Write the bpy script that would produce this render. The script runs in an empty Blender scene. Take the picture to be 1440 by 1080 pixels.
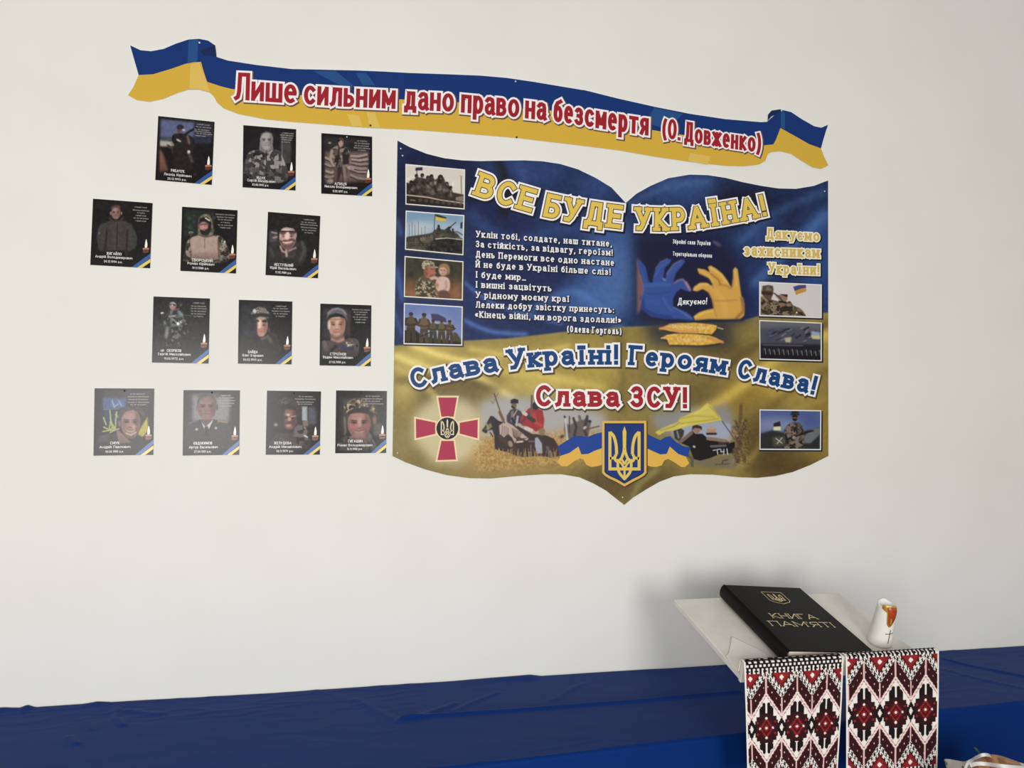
import bpy, bmesh, math, random
import numpy as np
from mathutils import Vector, Matrix

SC = bpy.context.scene
COL = SC.collection
PI = math.pi

# ------------------------------------------------------------------ camera
FOC = 1082.0                                   # focal length in pixels of a 1440 wide frame
CAM = np.array([0.0, -2.6, 1.65])
YAW, PITCH, ROLL = [math.radians(a) for a in (12.62843, 2.14658, 0.85877)]
_f = np.array([math.sin(YAW) * math.cos(PITCH), math.cos(YAW) * math.cos(PITCH), math.sin(PITCH)])
_r0 = np.array([math.cos(YAW), -math.sin(YAW), 0.0])
_u0 = np.cross(_r0, _f)
_r = math.cos(ROLL) * _r0 + math.sin(ROLL) * _u0
_u = -math.sin(ROLL) * _r0 + math.cos(ROLL) * _u0
cam = bpy.data.objects.new('camera', bpy.data.cameras.new('camera'))
cam.data.sensor_width = 36.0
cam.data.lens = FOC / 1440.0 * 36.0
cam.data.clip_start = 0.05
cam.matrix_world = Matrix([[_r[0], _u[0], -_f[0], CAM[0]], [_r[1], _u[1], -_f[1], CAM[1]],
                           [_r[2], _u[2], -_f[2], CAM[2]], [0, 0, 0, 1]])
COL.objects.link(cam)
SC.camera = cam

# ------------------------------------------------------------------ light
SC.view_settings.view_transform = 'Standard'
SC.view_settings.look = 'None'
SC.view_settings.exposure = 0.2
SC.view_settings.gamma = 1.0
SC.view_settings.use_curve_mapping = False
wd = bpy.data.worlds.new('room_light')
wd.use_nodes = True
SC.world = wd
_bg = wd.node_tree.nodes['Background']
_bg.inputs[0].default_value = (1.0, 0.99, 0.97, 1)
_bg.inputs[1].default_value = 0.36


def window_light(name, x, y, z, w, h, power, col, target):
    d = bpy.data.lights.new(name, 'AREA')
    d.shape = 'RECTANGLE'
    d.size, d.size_y = w, h
    d.energy = power
    d.color = col
    o = bpy.data.objects.new(name, d)
    o.location = (x, y, z)
    o.rotation_euler = (Vector(target) - Vector((x, y, z))).to_track_quat('-Z', 'Y').to_euler()
    COL.objects.link(o)
    return o


# daylight through the two windows of the opposite wall
window_light('daylight_from_window', -1.35, -4.7, 1.45, 1.8, 1.5, 82, (1.0, 0.995, 0.975), (-1.35, 0, 1.3))
window_light('daylight_from_window', 0.95, -4.7, 1.5, 0.9, 1.4, 60, (1.0, 0.995, 0.975), (0.95, 0, 1.3))


# ------------------------------------------------------------------ pixel of the photograph -> point on a plane
def ray(x, y):
    return (x - 720.0) / FOC * _r + (540.0 - y) / FOC * _u + _f


def on_plane(x, y, p0, n):
    d = ray(x, y)
    n = np.array(n, float)
    return CAM + d * (np.dot(np.array(p0, float) - CAM, n) / np.dot(d, n))


def on_wall(dy):
    """mapping of a photo pixel onto the plane lying dy in front of the wall"""
    def m(x, y):
        d = ray(x, y)
        t = (-dy - CAM[1]) / d[1]
        return CAM + d * t
    return m


def on_wall_grid(X, Y, dy):
    D = ((X - 720.0) / FOC)[..., None] * _r + ((540.0 - Y) / FOC)[..., None] * _u + _f
    t = (-dy - CAM[1]) / D[..., 1]
    return CAM + D * t[..., None]


# ------------------------------------------------------------------ materials
def lin(c):
    c = np.asarray(c, float)
    return np.where(c <= 0.04045, c / 12.92, ((c + 0.055) / 1.055) ** 2.4)


def rgb(c):
    return tuple(lin(np.array(c, float) / 255.0)) + (1.0,)


MATS = {}


def mat(name, c=None, rough=0.5, spec=0.5, metal=0.0, **kw):
    if name in MATS:
        return MATS[name]
    m = bpy.data.materials.new(name)
    m.use_nodes = True
    b = m.node_tree.nodes['Principled BSDF']
    if c is not None:
        b.inputs['Base Color'].default_value = rgb(c)
    b.inputs['Roughness'].default_value = rough
    b.inputs['Specular IOR Level'].default_value = spec
    b.inputs['Metallic'].default_value = metal
    for k, v in kw.items():
        b.inputs[k.replace('_', ' ')].default_value = v
    MATS[name] = m
    return m


def nodes(m):
    return m.node_tree.nodes, m.node_tree.links, m.node_tree.nodes['Principled BSDF']


def print_mat(name, rough, spec=0.5):
    """printed sheet: the print's own colours sit in a colour attribute"""
    if name in MATS:
        return MATS[name]
    m = mat(name, None, rough, spec)
    n, l, b = nodes(m)
    a = n.new('ShaderNodeAttribute')
    a.attribute_name = 'ink'
    l.new(a.outputs['Color'], b.inputs['Base Color'])
    return m


def add_noise(m, scale, c0, c1, lo=0.3, hi=0.7, bump=0.0, bscale=None, detail=4, coord='Object', stretch=(1, 1, 1)):
    n, l, b = nodes(m)
    tc = n.new('ShaderNodeTexCoord')
    mp = n.new('ShaderNodeMapping')
    mp.inputs['Scale'].default_value = stretch
    l.new(tc.outputs[coord], mp.inputs[0])
    t = n.new('ShaderNodeTexNoise')
    t.inputs['Scale'].default_value = scale
    t.inputs['Detail'].default_value = detail
    l.new(mp.outputs[0], t.inputs['Vector'])
    r = n.new('ShaderNodeValToRGB')
    r.color_ramp.elements[0].position = lo
    r.color_ramp.elements[1].position = hi
    r.color_ramp.elements[0].color = rgb(c0)
    r.color_ramp.elements[1].color = rgb(c1)
    l.new(t.outputs['Fac'], r.inputs[0])
    l.new(r.outputs[0], b.inputs['Base Color'])
    if bump:
        t2 = n.new('ShaderNodeTexNoise')
        t2.inputs['Scale'].default_value = bscale or scale
        t2.inputs['Detail'].default_value = 6
        l.new(mp.outputs[0], t2.inputs['Vector'])
        bp = n.new('ShaderNodeBump')
        bp.inputs['Strength'].default_value = bump
        bp.inputs['Distance'].default_value = 0.002
        l.new(t2.outputs['Fac'], bp.inputs['Height'])
        l.new(bp.outputs[0], b.inputs['Normal'])
    return m


# ------------------------------------------------------------------ objects
def tag(o, label=None, cat=None, group=None, kind=None):
    for k, v in (('label', label), ('category', cat), ('group', group), ('kind', kind)):
        if v:
            o[k] = v
    return o


def thing(name, loc, label, cat, group=None):
    o = bpy.data.objects.new(name, None)
    o.empty_display_size = 0.05
    o.location = loc
    COL.objects.link(o)
    return tag(o, label, cat, group)


def link(name, me, parent=None, world=True):
    """me is in world coordinates; a child is shifted into its parent's space"""
    o = bpy.data.objects.new(name, me)
    COL.objects.link(o)
    if parent is not None:
        o.parent = parent
        off = np.zeros(3)
        p = parent
        while p is not None:
            off += np.array(p.location)
            p = p.parent
        me.transform(Matrix.Translation(Vector(-off)))
    return o


class MB:
    """collects polygons (world space) and builds ONE mesh object"""
    def __init__(s):
        s.v, s.f, s.mi = [], [], []

    def poly(s, pts, mi=0):
        k = len(s.v)
        s.v.extend([tuple(map(float, p)) for p in pts])
        s.f.append(tuple(range(k, k + len(pts))))
        s.mi.append(mi)

    def quads(s, polys, M, mi=0):
        for q in polys:
            s.poly([M(x, y) for x, y in q], mi)

    def raw(s, verts, faces, mi=0):
        k = len(s.v)
        s.v.extend([tuple(map(float, p)) for p in verts])
        for f in faces:
            s.f.append(tuple(i + k for i in f))
            s.mi.append(mi)

    def slab(s, pts, depth, mi=0):
        """closed outline (world points facing -y) extruded back by depth along +y"""
        n = len(pts)
        k = len(s.v)
        s.v.extend([tuple(map(float, p)) for p in pts])
        s.v.extend([(float(p[0]), float(p[1]) + depth, float(p[2])) for p in pts])
        s.f.append(tuple(range(k, k + n)))
        s.f.append(tuple(range(k + 2 * n - 1, k + n - 1, -1)))
        s.mi += [mi, mi]
        for i in range(n):
            j = (i + 1) % n
            s.f.append((k + i, k + n + i, k + n + j, k + j))
            s.mi.append(mi)

    def box(s, c, sz, R=None, mi=0):
        sx, sy, sz = [a / 2 for a in sz]
        vs = []
        for x, y, z in ((-1, -1, -1), (1, -1, -1), (1, 1, -1), (-1, 1, -1), (-1, -1, 1), (1, -1, 1), (1, 1, 1), (-1, 1, 1)):
            p = Vector((x * sx, y * sy, z * sz))
            if R is not None:
                p = R @ p
            vs.append((p.x + c[0], p.y + c[1], p.z + c[2]))
        s.raw(vs, [(0, 3, 2, 1), (4, 5, 6, 7), (0, 1, 5, 4), (1, 2, 6, 5), (2, 3, 7, 6), (3, 0, 4, 7)], mi)

    def tube(s, pts, rad, n=10, mi=0, cap=True):
        pts = [Vector(p) for p in pts]
        rr = rad if hasattr(rad, '__len__') else [rad] * len(pts)
        rings = []
        prev = None
        for i, p in enumerate(pts):
            t = (pts[min(i + 1, len(pts) - 1)] - pts[max(i - 1, 0)]).normalized()
            a = prev if prev is not None else (Vector((0, 0, 1)) if abs(t.z) < 0.9 else Vector((1, 0, 0)))
            a = (a - t * a.dot(t)).normalized()
            prev = a
            b = t.cross(a)
            rings.append([p + (a * math.cos(2 * PI * k / n) + b * math.sin(2 * PI * k / n)) * rr[i] for k in range(n)])
        vs = [v for r in rings for v in r]
        fs = []
        for i in range(len(pts) - 1):
            for k in range(n):
                k2 = (k + 1) % n
                fs.append((i * n + k, i * n + k2, (i + 1) * n + k2, (i + 1) * n + k))
        if cap:
            fs.append(tuple(range(n - 1, -1, -1)))
            fs.append(tuple((len(pts) - 1) * n + k for k in range(n)))
        s.raw(vs, fs, mi)

    def build(s, name, mats, parent=None, smooth=False, bevel=0.0, weld=False):
        me = bpy.data.meshes.new(name)
        me.from_pydata(s.v, [], s.f)
        for m in (mats if isinstance(mats, (list, tuple)) else [mats]):
            me.materials.append(m)
        me.polygons.foreach_set('material_index', s.mi)
        if weld:
            bm = bmesh.new()
            bm.from_mesh(me)
            bmesh.ops.remove_doubles(bm, verts=bm.verts, dist=1e-5)
            bmesh.ops.recalc_face_normals(bm, faces=bm.faces)
            bm.to_mesh(me)
            bm.free()
        if smooth:
            me.polygons.foreach_set('use_smooth', [True] * len(me.polygons))
        me.update()
        o = link(name, me, parent)
        if bevel:
            md = o.modifiers.new('bevel', 'BEVEL')
            md.width = bevel
            md.segments = 3
            md.limit_method = 'ANGLE'
            md.harden_normals = False
        return o


def grid_mesh(name, P, m, parent=None, ink=None, smooth=True, flip=False):
    """P: (ny, nx, 3) world points; ink: (ny, nx, 3) print colours, 0..1 as seen"""
    ny, nx = P.shape[:2]
    me = bpy.data.meshes.new(name)
    me.vertices.add(nx * ny)
    me.vertices.foreach_set('co', P.reshape(-1).astype(np.float32))
    i = np.arange(nx * ny).reshape(ny, nx)
    a, b, c, d = i[:-1, :-1], i[:-1, 1:], i[1:, 1:], i[1:, :-1]
    q = np.stack([a, d, c, b] if not flip else [a, b, c, d], -1).reshape(-1, 4)
    nq = len(q)
    me.loops.add(nq * 4)
    me.loops.foreach_set('vertex_index', q.reshape(-1).astype(np.int32))
    me.polygons.add(nq)
    me.polygons.foreach_set('loop_start', (np.arange(nq) * 4).astype(np.int32))
    if smooth:
        me.polygons.foreach_set('use_smooth', np.ones(nq, bool))
    me.update(calc_edges=True)
    if ink is not None:
        at = me.color_attributes.new('ink', 'FLOAT_COLOR', 'POINT')
        c4 = np.ones((nx * ny, 4), np.float32)
        c4[:, :3] = lin(np.clip(ink, 0, 1)).reshape(-1, 3)
        at.data.foreach_set('color', c4.reshape(-1))
    me.materials.append(m)
    me.validate()
    return link(name, me, parent)


# ------------------------------------------------------------------ a small painter for the printed sheets
def smooth_poly(pts, n=6, closed=True):
    P = np.array(pts, float)
    m = len(P)
    out = []
    for i in range(m if closed else m - 1):
        p0, p1, p2, p3 = (P[(i - 1) % m], P[i], P[(i + 1) % m], P[(i + 2) % m]) if closed else \
            (P[max(i - 1, 0)], P[i], P[i + 1], P[min(i + 2, m - 1)])
        for k in range(n):
            t = k / n
            out.append(0.5 * ((2 * p1) + (-p0 + p2) * t + (2 * p0 - 5 * p1 + 4 * p2 - p3) * t * t + (-p0 + 3 * p1 - 3 * p2 + p3) * t ** 3))
    if not closed:
        out.append(P[-1])
    return [tuple(p) for p in out]


def vnoise(X, Y, seed):
    rs = np.random.RandomState(seed)
    L = rs.rand(64, 64)
    xi, yi = np.floor(X).astype(int), np.floor(Y).astype(int)
    fx, fy = X - xi, Y - yi
    fx, fy = fx * fx * (3 - 2 * fx), fy * fy * (3 - 2 * fy)
    g = lambda a, b: L[a % 64, b % 64]
    return (g(xi, yi) * (1 - fx) + g(xi + 1, yi) * fx) * (1 - fy) + (g(xi, yi + 1) * (1 - fx) + g(xi + 1, yi + 1) * fx) * fy


def fbm(X, Y, seed, o=3):
    s = 0
    for k in range(o):
        s = s + vnoise(X * 2 ** k, Y * 2 ** k, seed + k) / 2 ** k
    return s / (2 - 0.5 ** (o - 1))


class Canvas:
    def __init__(s, x0, y0, x1, y1, nx, ny, c):
        s.b = (x0, y0, x1, y1)
        s.nx, s.ny = nx, ny
        s.X, s.Y = np.meshgrid(np.linspace(x0, x1, nx), np.linspace(y0, y1, ny))
        s.px = (x1 - x0) / (nx - 1)
        s.py = (y1 - y0) / (ny - 1)
        s.c = np.empty((ny, nx, 3))
        s.c[:] = np.array(c) / 255.0
        s.T = lambda p: p
        s.bs = 1.0                             # scale of all soft edges
        s.k = 1.0                              # unit scale of drawing coordinates

    def _blur(s, m, r):
        r = r * s.k * s.bs / s.px
        if r < 0.3:
            return m
        n = int(math.ceil(r * 2.5))
        k = np.exp(-0.5 * (np.arange(-n, n + 1) / r) ** 2)
        k /= k.sum()
        m = np.apply_along_axis(lambda a: np.convolve(np.pad(a, n, 'edge'), k, 'valid'), 0, m)
        return np.apply_along_axis(lambda a: np.convolve(np.pad(a, n, 'edge'), k, 'valid'), 1, m)

    def mask(s, pts, blur=0.0, sm=False):
        if sm:
            pts = smooth_poly(pts)
        P = np.array([s.T(p) for p in pts], float)
        m = np.zeros((s.ny, s.nx))
        x0, y0 = P.min(0) - [s.px, s.py]
        x1, y1 = P.max(0) + [s.px, s.py]
        sel = np.where((s.X[0] >= x0) & (s.X[0] <= x1))[0]
        sel2 = np.where((s.Y[:, 0] >= y0) & (s.Y[:, 0] <= y1))[0]
        if len(sel) == 0 or len(sel2) == 0:
            return m
        sl = (slice(sel2[0], sel2[-1] + 1), slice(sel[0], sel[-1] + 1))
        X, Y = s.X[sl], s.Y[sl]
        acc = np.zeros(X.shape)
        for ox in (-0.33, 0, 0.33):
            for oy in (-0.33, 0, 0.33):
                x, y = X + ox * s.px, Y + oy * s.py
                ins = np.zeros(X.shape, bool)
                for (ax, ay), (bx, by) in zip(P, np.roll(P, -1, 0)):
                    if ay == by:
                        continue
                    ins ^= ((ay > y) != (by > y)) & (x < (bx - ax) * (y - ay) / (by - ay) + ax)
                acc += ins
        m[sl] = acc / 9
        return s._blur(m, blur) if blur else m

    def emask(s, cx, cy, rx, ry, blur=0.0, rot=0.0):
        a = math.radians(rot)
        return s.mask([(cx + rx * math.cos(t) * math.cos(a) - ry * math.sin(t) * math.sin(a),
                        cy + rx * math.cos(t) * math.sin(a) + ry * math.sin(t) * math.cos(a)) for t in np.linspace(0, 2 * PI, 28)[:-1]], blur)

    def lmask(s, pts, w, blur=0.0):
        P = [s.T(p) for p in pts]
        d = np.full((s.ny, s.nx), 1e9)
        for (ax, ay), (bx, by) in zip(P[:-1], P[1:]):
            vx, vy = bx - ax, by - ay
            t = np.clip(((s.X - ax) * vx + (s.Y - ay) * vy) / (vx * vx + vy * vy + 1e-12), 0, 1)
            d = np.minimum(d, np.hypot(s.X - ax - t * vx, s.Y - ay - t * vy))
        m = np.clip((w * s.k / 2 - d) / s.px + 0.5, 0, 1)
        return s._blur(m, blur) if blur else m

    def put(s, m, c, a=1.0):
        m = (m * a)[..., None]
        c = np.asarray(c, float)
        s.c = s.c * (1 - m) + (c / 255.0) * m

    def fill(s, pts, c, blur=0.0, a=1.0, sm=False):
        s.put(s.mask(pts, blur, sm), c, a)

    def ell(s, cx, cy, rx, ry, c, blur=0.0, a=1.0, rot=0.0):
        s.put(s.emask(cx, cy, rx, ry, blur, rot), c, a)

    def line(s, pts, w, c, blur=0.0, a=1.0):
        s.put(s.lmask(pts, w, blur), c, a)

    def camo(s, m, cols, size, seed=0, a=1.0, amount=0.5):
        X, Y = s.X / (size * s.k), s.Y / (size * s.k)
        for i, c in enumerate(cols):
            n = fbm(X + 7.3 * i, Y + 3.1 * i, seed + 11 * i, 2)
            t = np.clip((n - (0.62 - 0.2 * amount)) / 0.06, 0, 1)
            s.put(m * t, c, a)

    def grain(s, m, amt, size, seed=0):
        n = fbm(s.X / (size * s.k), s.Y / (size * s.k), seed, 3) - 0.5
        s.c = np.clip(s.c + (n * m * amt)[..., None], 0, 1)

    def sample(s, X, Y):
        x0, y0 = s.b[:2]
        fx = np.clip((X - x0) / s.px, 0, s.nx - 1.001)
        fy = np.clip((Y - y0) / s.py, 0, s.ny - 1.001)
        xi, yi = fx.astype(int), fy.astype(int)
        fx, fy = (fx - xi)[..., None], (fy - yi)[..., None]
        c = s.c
        return (c[yi, xi] * (1 - fx) + c[yi, xi + 1] * fx) * (1 - fy) + (c[yi + 1, xi] * (1 - fx) + c[yi + 1, xi + 1] * fx) * fy
# ------------------------------------------------------------------ lettering: Cyrillic drawn as strokes
def arc(cx, cy, rx, ry, a0, a1, n=10):
    return [(cx + rx * math.cos(math.radians(a0 + (a1 - a0) * k / n)), cy + ry * math.sin(math.radians(a0 + (a1 - a0) * k / n))) for k in range(n + 1)]


def _caps():
    G = {}

    def g(ch, w, strokes, serifs=()):
        G[ch] = (w, strokes, list(serifs))
    st = [(0, 0), (0, 1)]
    g('А', .78, [[(0, 0), (.39, 1), (.78, 0)], [(.13, .32), (.65, .32)]], [(0, 0), (.78, 0)])
    g('Б', .56, [[(.52, 1), (0, 1), (0, 0), (.3, 0)] + arc(.3, .28, .26, .28, -90, 90) + [(0, .56)]], [])
    g('В', .58, [[(0, 0), (0, 1), (.3, 1)] + arc(.3, .765, .22, .235, 90, -90) + [(0, .53)], [(.3, .53)] + arc(.3, .265, .28, .265, 90, -90) + [(0, 0)]], [(-.02, 0), (-.02, 1)])
    g('Г', .5, [[(0, 0), (0, 1), (.5, 1)]], [(0, 0), (-.02, 1)])
    g('Д', .74, [[(.1, 0), (.2, .3), (.23, 1), (.62, 1), (.62, 0)], [(0, -.2), (0, 0), (.74, 0), (.74, -.2)]], [])
    g('Е', .5, [[(.5, 1), (0, 1), (0, 0), (.5, 0)], [(0, .52), (.42, .52)]], [(-.02, 0), (-.02, 1)])
    g('Є', .6, [arc(.34, .5, .34, .5, 50, 310, 18), [(0, .5), (.42, .5)]])
    g('Ж', .9, [[(.45, 0), (.45, 1)], [(0, 1), (.42, .52), (0, 0)], [(.9, 1), (.48, .52), (.9, 0)]], [(0, 0), (.9, 0), (0, 1), (.9, 1), (.45, 0), (.45, 1)])
    g('З', .54, [arc(.26, .76, .25, .24, 150, -80, 12) + [(.2, .53)], [(.2, .53)] + arc(.26, .265, .28, .265, 80, -150, 12)])
    g('И', .58, [[(0, 1), (0, 0), (.58, 1), (.58, 0)]], [(0, 1), (.58, 1), (0, 0), (.58, 0)])
    g('Й', .58, [[(0, 1), (0, 0), (.58, 1), (.58, 0)], arc(.29, 1.34, .15, .12, 200, 340, 6)], [(0, 1), (.58, 1), (0, 0), (.58, 0)])
    g('І', .0, [st], [(0, 0), (0, 1)])
    g('Ї', .26, [[(.13, 0), (.13, 1)], [(0, 1.26), (0, 1.27)], [(.26, 1.26), (.26, 1.27)]], [(.13, 0), (.13, 1)])
    g('К', .58, [st, [(.55, 1), (.08, .5), (.58, 0)]], [(0, 0), (0, 1), (.58, 0), (.55, 1)])
    g('Л', .64, [[(0, 0), (.1, .05), (.16, .3), (.19, 1), (.64, 1), (.64, 0)]], [(.64, 0)])
    g('М', .78, [[(0, 0), (0, 1), (.39, .2), (.78, 1), (.78, 0)]], [(0, 0), (.78, 0), (-.02, 1), (.8, 1)])
    g('Н', .6, [st, [(.6, 0), (.6, 1)], [(0, .51), (.6, .51)]], [(0, 0), (0, 1), (.6, 0), (.6, 1)])
    g('О', .68, [arc(.34, .5, .34, .5, 90, 450, 22)])
    g('П', .6, [[(0, 0), (0, 1), (.6, 1), (.6, 0)]], [(0, 0), (.6, 0), (-.02, 1), (.62, 1)])
    g('Р', .56, [[(0, 0), (0, 1), (.28, 1)] + arc(.28, .72, .28, .28, 90, -90) + [(0, .44)]], [(0, 0), (-.02, 1)])
    g('С', .62, [arc(.34, .5, .34, .5, 48, 312, 18)])
    g('Т', .62, [[(0, 1), (.62, 1)], [(.31, 1), (.31, 0)]], [(.31, 0)])
    g('У', .66, [[(0, 1), (.34, .36)], [(.66, 1), (.3, .14), (.2, .0), (.06, 0)]], [(0, 1), (.66, 1)])
    g('Ф', .8, [[(.4, 0), (.4, 1)], arc(.4, .53, .4, .3, 90, 450, 20)], [(.4, 0), (.4, 1)])
    g('Х', .64, [[(0, 0), (.64, 1)], [(0, 1), (.64, 0)]], [(0, 0), (.64, 0), (0, 1), (.64, 1)])
    g('Ц', .66, [[(0, 1), (0, 0), (.66, 0), (.66, -.2)], [(.55, 1), (.55, 0)]], [(0, 1), (.55, 1)])
    g('Ч', .54, [[(0, 1), (0, .6), (.06, .47), (.18, .42), (.54, .42)], [(.54, 1), (.54, 0)]], [(0, 1), (.54, 1), (.54, 0)])
    g('Ш', .86, [[(0, 1), (0, 0), (.86, 0), (.86, 1)], [(.43, 1), (.43, 0)]], [(0, 1), (.43, 1), (.86, 1)])
    g('Щ', .98, [[(0, 1), (0, 0), (.98, 0), (.98, -.2)], [(.43, 1), (.43, 0)], [(.86, 1), (.86, 0)]], [(0, 1), (.43, 1), (.86, 1)])
    g('Ь', .54, [[(0, 1), (0, 0), (.27, 0)] + arc(.27, .28, .27, .28, -90, 90) + [(0, .56)]], [(0, 1)])
    g('Ю', .92, [st, [(0, .51), (.3, .51)], arc(.61, .5, .31, .5, 90, 450, 20)], [(0, 0), (0, 1)])
    g('Я', .56, [[(.56, 0), (.56, 1), (.28, 1)] + arc(.28, .72, .28, .28, 90, 270) + [(.56, .44)], [(.26, .44), (0, 0)]], [(.56, 0), (0, 0)])
    g("'", 0, [[(0, .8), (0, 1)]])
    for d, w, s in (('0', .5, [arc(.25, .5, .25, .5, 90, 450, 18)]), ('1', .2, [[(0, .8), (.2, 1), (.2, 0)]]),
                    ('2', .5, [arc(.25, .74, .25, .26, 170, -30, 10) + [(0, 0), (.5, 0)]]),
                    ('3', .5, [arc(.24, .76, .23, .24, 150, -80, 10) + [(.2, .53)], [(.2, .53)] + arc(.24, .265, .26, .265, 80, -150, 10)]),
                    ('4', .54, [[(.4, 0), (.4, 1), (0, .3), (.54, .3)]]), ('5', .5, [[(.45, 1), (.05, 1), (.02, .56)] + arc(.23, .3, .27, .3, 110, -150, 12)]),
                    ('6', .5, [arc(.25, .3, .25, .3, 90, 450, 14), [(0, .3), (.1, .75), (.38, 1)]]), ('7', .5, [[(0, 1), (.5, 1), (.15, 0)]]),
                    ('8', .5, [arc(.25, .76, .22, .24, 90, 450, 14), arc(.25, .265, .25, .265, 90, 450, 14)]),
                    ('9', .5, [arc(.25, .7, .25, .3, 90, 450, 14), [(.5, .7), (.4, .25), (.12, 0)]])):
        g(d, w, s)
    g('.', 0, [[(0, 0), (0, .01)]])
    g(',', .06, [[(.06, .02), (.06, 0), (0, -.16)]])
    g(':', 0, [[(0, 0), (0, .01)], [(0, .5), (0, .51)]])
    g('!', 0, [[(0, 0), (0, .01)], [(0, .32), (0, 1)]])
    g('…', .5, [[(0, 0), (0, .01)], [(.25, 0), (.25, .01)], [(.5, 0), (.5, .01)]])
    g('(', .16, [arc(.5, .42, .5, .72, 130, 230, 8)])
    g(')', .16, [arc(-.34, .42, .5, .72, 50, -50, 8)])
    g('«', .4, [[(.16, .62), (0, .4), (.16, .18)], [(.4, .62), (.24, .4), (.4, .18)]])
    g('»', .4, [[(0, .62), (.16, .4), (0, .18)], [(.24, .62), (.4, .4), (.24, .18)]])
    L = {}
    for up, lo in zip('ВГДЄЖЗИЙКЛМНОПСТХЦЧШЩЬЮЯ', 'вгдєжзийклмнопстхцчшщьюя'):
        L[lo] = G[up]
    L['а'] = (.56, [[(.03, .86), (.14, .98), (.3, 1), (.48, .94), (.54, .74), (.54, .1), (.62, 0)], [(.54, .58), (.26, .56)] + arc(.24, .28, .24, .28, 95, 270, 10) + [(.4, .06), (.54, .26)]], [])
    L['б'] = (.58, [arc(.29, .46, .29, .46, 90, 450, 18), [(0, .46), (.03, .95), (.2, 1.22), (.52, 1.36)]], [])
    L['е'] = (.58, [[(.02, .53), (.57, .53)] + arc(.29, .5, .29, .5, 8, 300, 18)], [])
    L['р'] = (.58, [[(0, -.42), (0, 1)], arc(.29, .5, .29, .5, 90, 450, 18)], [(0, -.42), (-.05, 1)])
    L['у'] = (.6, [[(0, 1), (.31, .12)], [(.6, 1), (.27, -.2), (.18, -.38), (.0, -.4)]], [(0, 1), (.6, 1)])
    L['ф'] = (.84, [[(.42, -.42), (.42, 1.3)], arc(.42, .5, .42, .5, 90, 450, 20)], [(.42, -.42)])
    L['і'] = (.0, [st, [(0, 1.42), (0, 1.43)]], [(0, 0), (-.04, 1)])
    L['ї'] = (.26, [[(.13, 0), (.13, 1)], [(0, 1.4), (0, 1.41)], [(.26, 1.4), (.26, 1.41)]], [(.13, 0)])
    return G, L


CAPS, LOWS = _caps()


def ribbon(pts, t, ext):
    """a polyline of thickness t with square ends, as a list of quads; broken where it turns back sharply"""
    Q = [np.array(pts[0], float)]
    for p in pts[1:]:
        p = np.array(p, float)
        if np.hypot(*(p - Q[-1])) > 1e-5:
            Q.append(p)
    if len(Q) < 2:
        return strip_quads(pts, t, ext, ext)
    D = [(b - a) / np.hypot(*(b - a)) for a, b in zip(Q[:-1], Q[1:])]
    out, start, e0 = [], 0, ext
    for i in range(1, len(Q) - 1):
        if D[i - 1] @ D[i] < -.12:
            ax = [abs(d[0]) < .06 or abs(d[1]) < .06 for d in (D[i - 1], D[i])]
            ea, eb = (t / 2 if ax[0] else .0, t / 2 if ax[1] else .0) if any(ax) else (t * .3, t * .3)
            out += strip_quads(Q[start:i + 1], t, e0, ea)
            start, e0 = i, eb
    return out + strip_quads(Q[start:], t, e0, ext)


def strip_quads(pts, t, ext, ext1):
    P = [np.array(p, float) for p in pts]
    Q = [P[0]]
    for p in P[1:]:
        if np.hypot(*(p - Q[-1])) > 1e-5:
            Q.append(p)
    if len(Q) < 2:
        Q.append(Q[0] + [0, 1e-3])
    closed = np.hypot(*(Q[0] - Q[-1])) < 1e-4 and len(Q) > 3
    if not closed:
        d = (Q[0] - Q[1]) / np.hypot(*(Q[0] - Q[1]))
        Q[0] = Q[0] + d * ext
        d = (Q[-1] - Q[-2]) / np.hypot(*(Q[-1] - Q[-2]))
        Q[-1] = Q[-1] + d * ext1
    n = len(Q)
    Lf, Rt = [], []
    for i in range(n):
        if closed:
            a, b = Q[i] - Q[i - 1 if i else n - 2], Q[(i + 1) if i < n - 1 else 1] - Q[i]
        else:
            a = Q[i] - Q[i - 1] if i else Q[1] - Q[0]
            b = Q[i + 1] - Q[i] if i < n - 1 else Q[n - 1] - Q[n - 2]
        a, b = a / np.hypot(*a), b / np.hypot(*b)
        na, nb = np.array([-a[1], a[0]]), np.array([-b[1], b[0]])
        m = na + nb
        l = np.hypot(*m)
        if l < 0.35:
            Lf.append([Q[i] + na * t / 2 + a * t / 2, Q[i] + nb * t / 2 - b * t / 2])
            Rt.append([Q[i] - na * t / 2 + a * t / 2, Q[i] - nb * t / 2 - b * t / 2])
            continue
        m /= l
        k = min(1 / max(m @ na, 0.3), 1.45)
        Lf.append([Q[i] + m * k * t / 2] * 2)
        Rt.append([Q[i] - m * k * t / 2] * 2)
    return [[tuple(Lf[i][1]), tuple(Rt[i][1]), tuple(Rt[i + 1][0]), tuple(Lf[i + 1][0])] for i in range(n - 1)]


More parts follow.
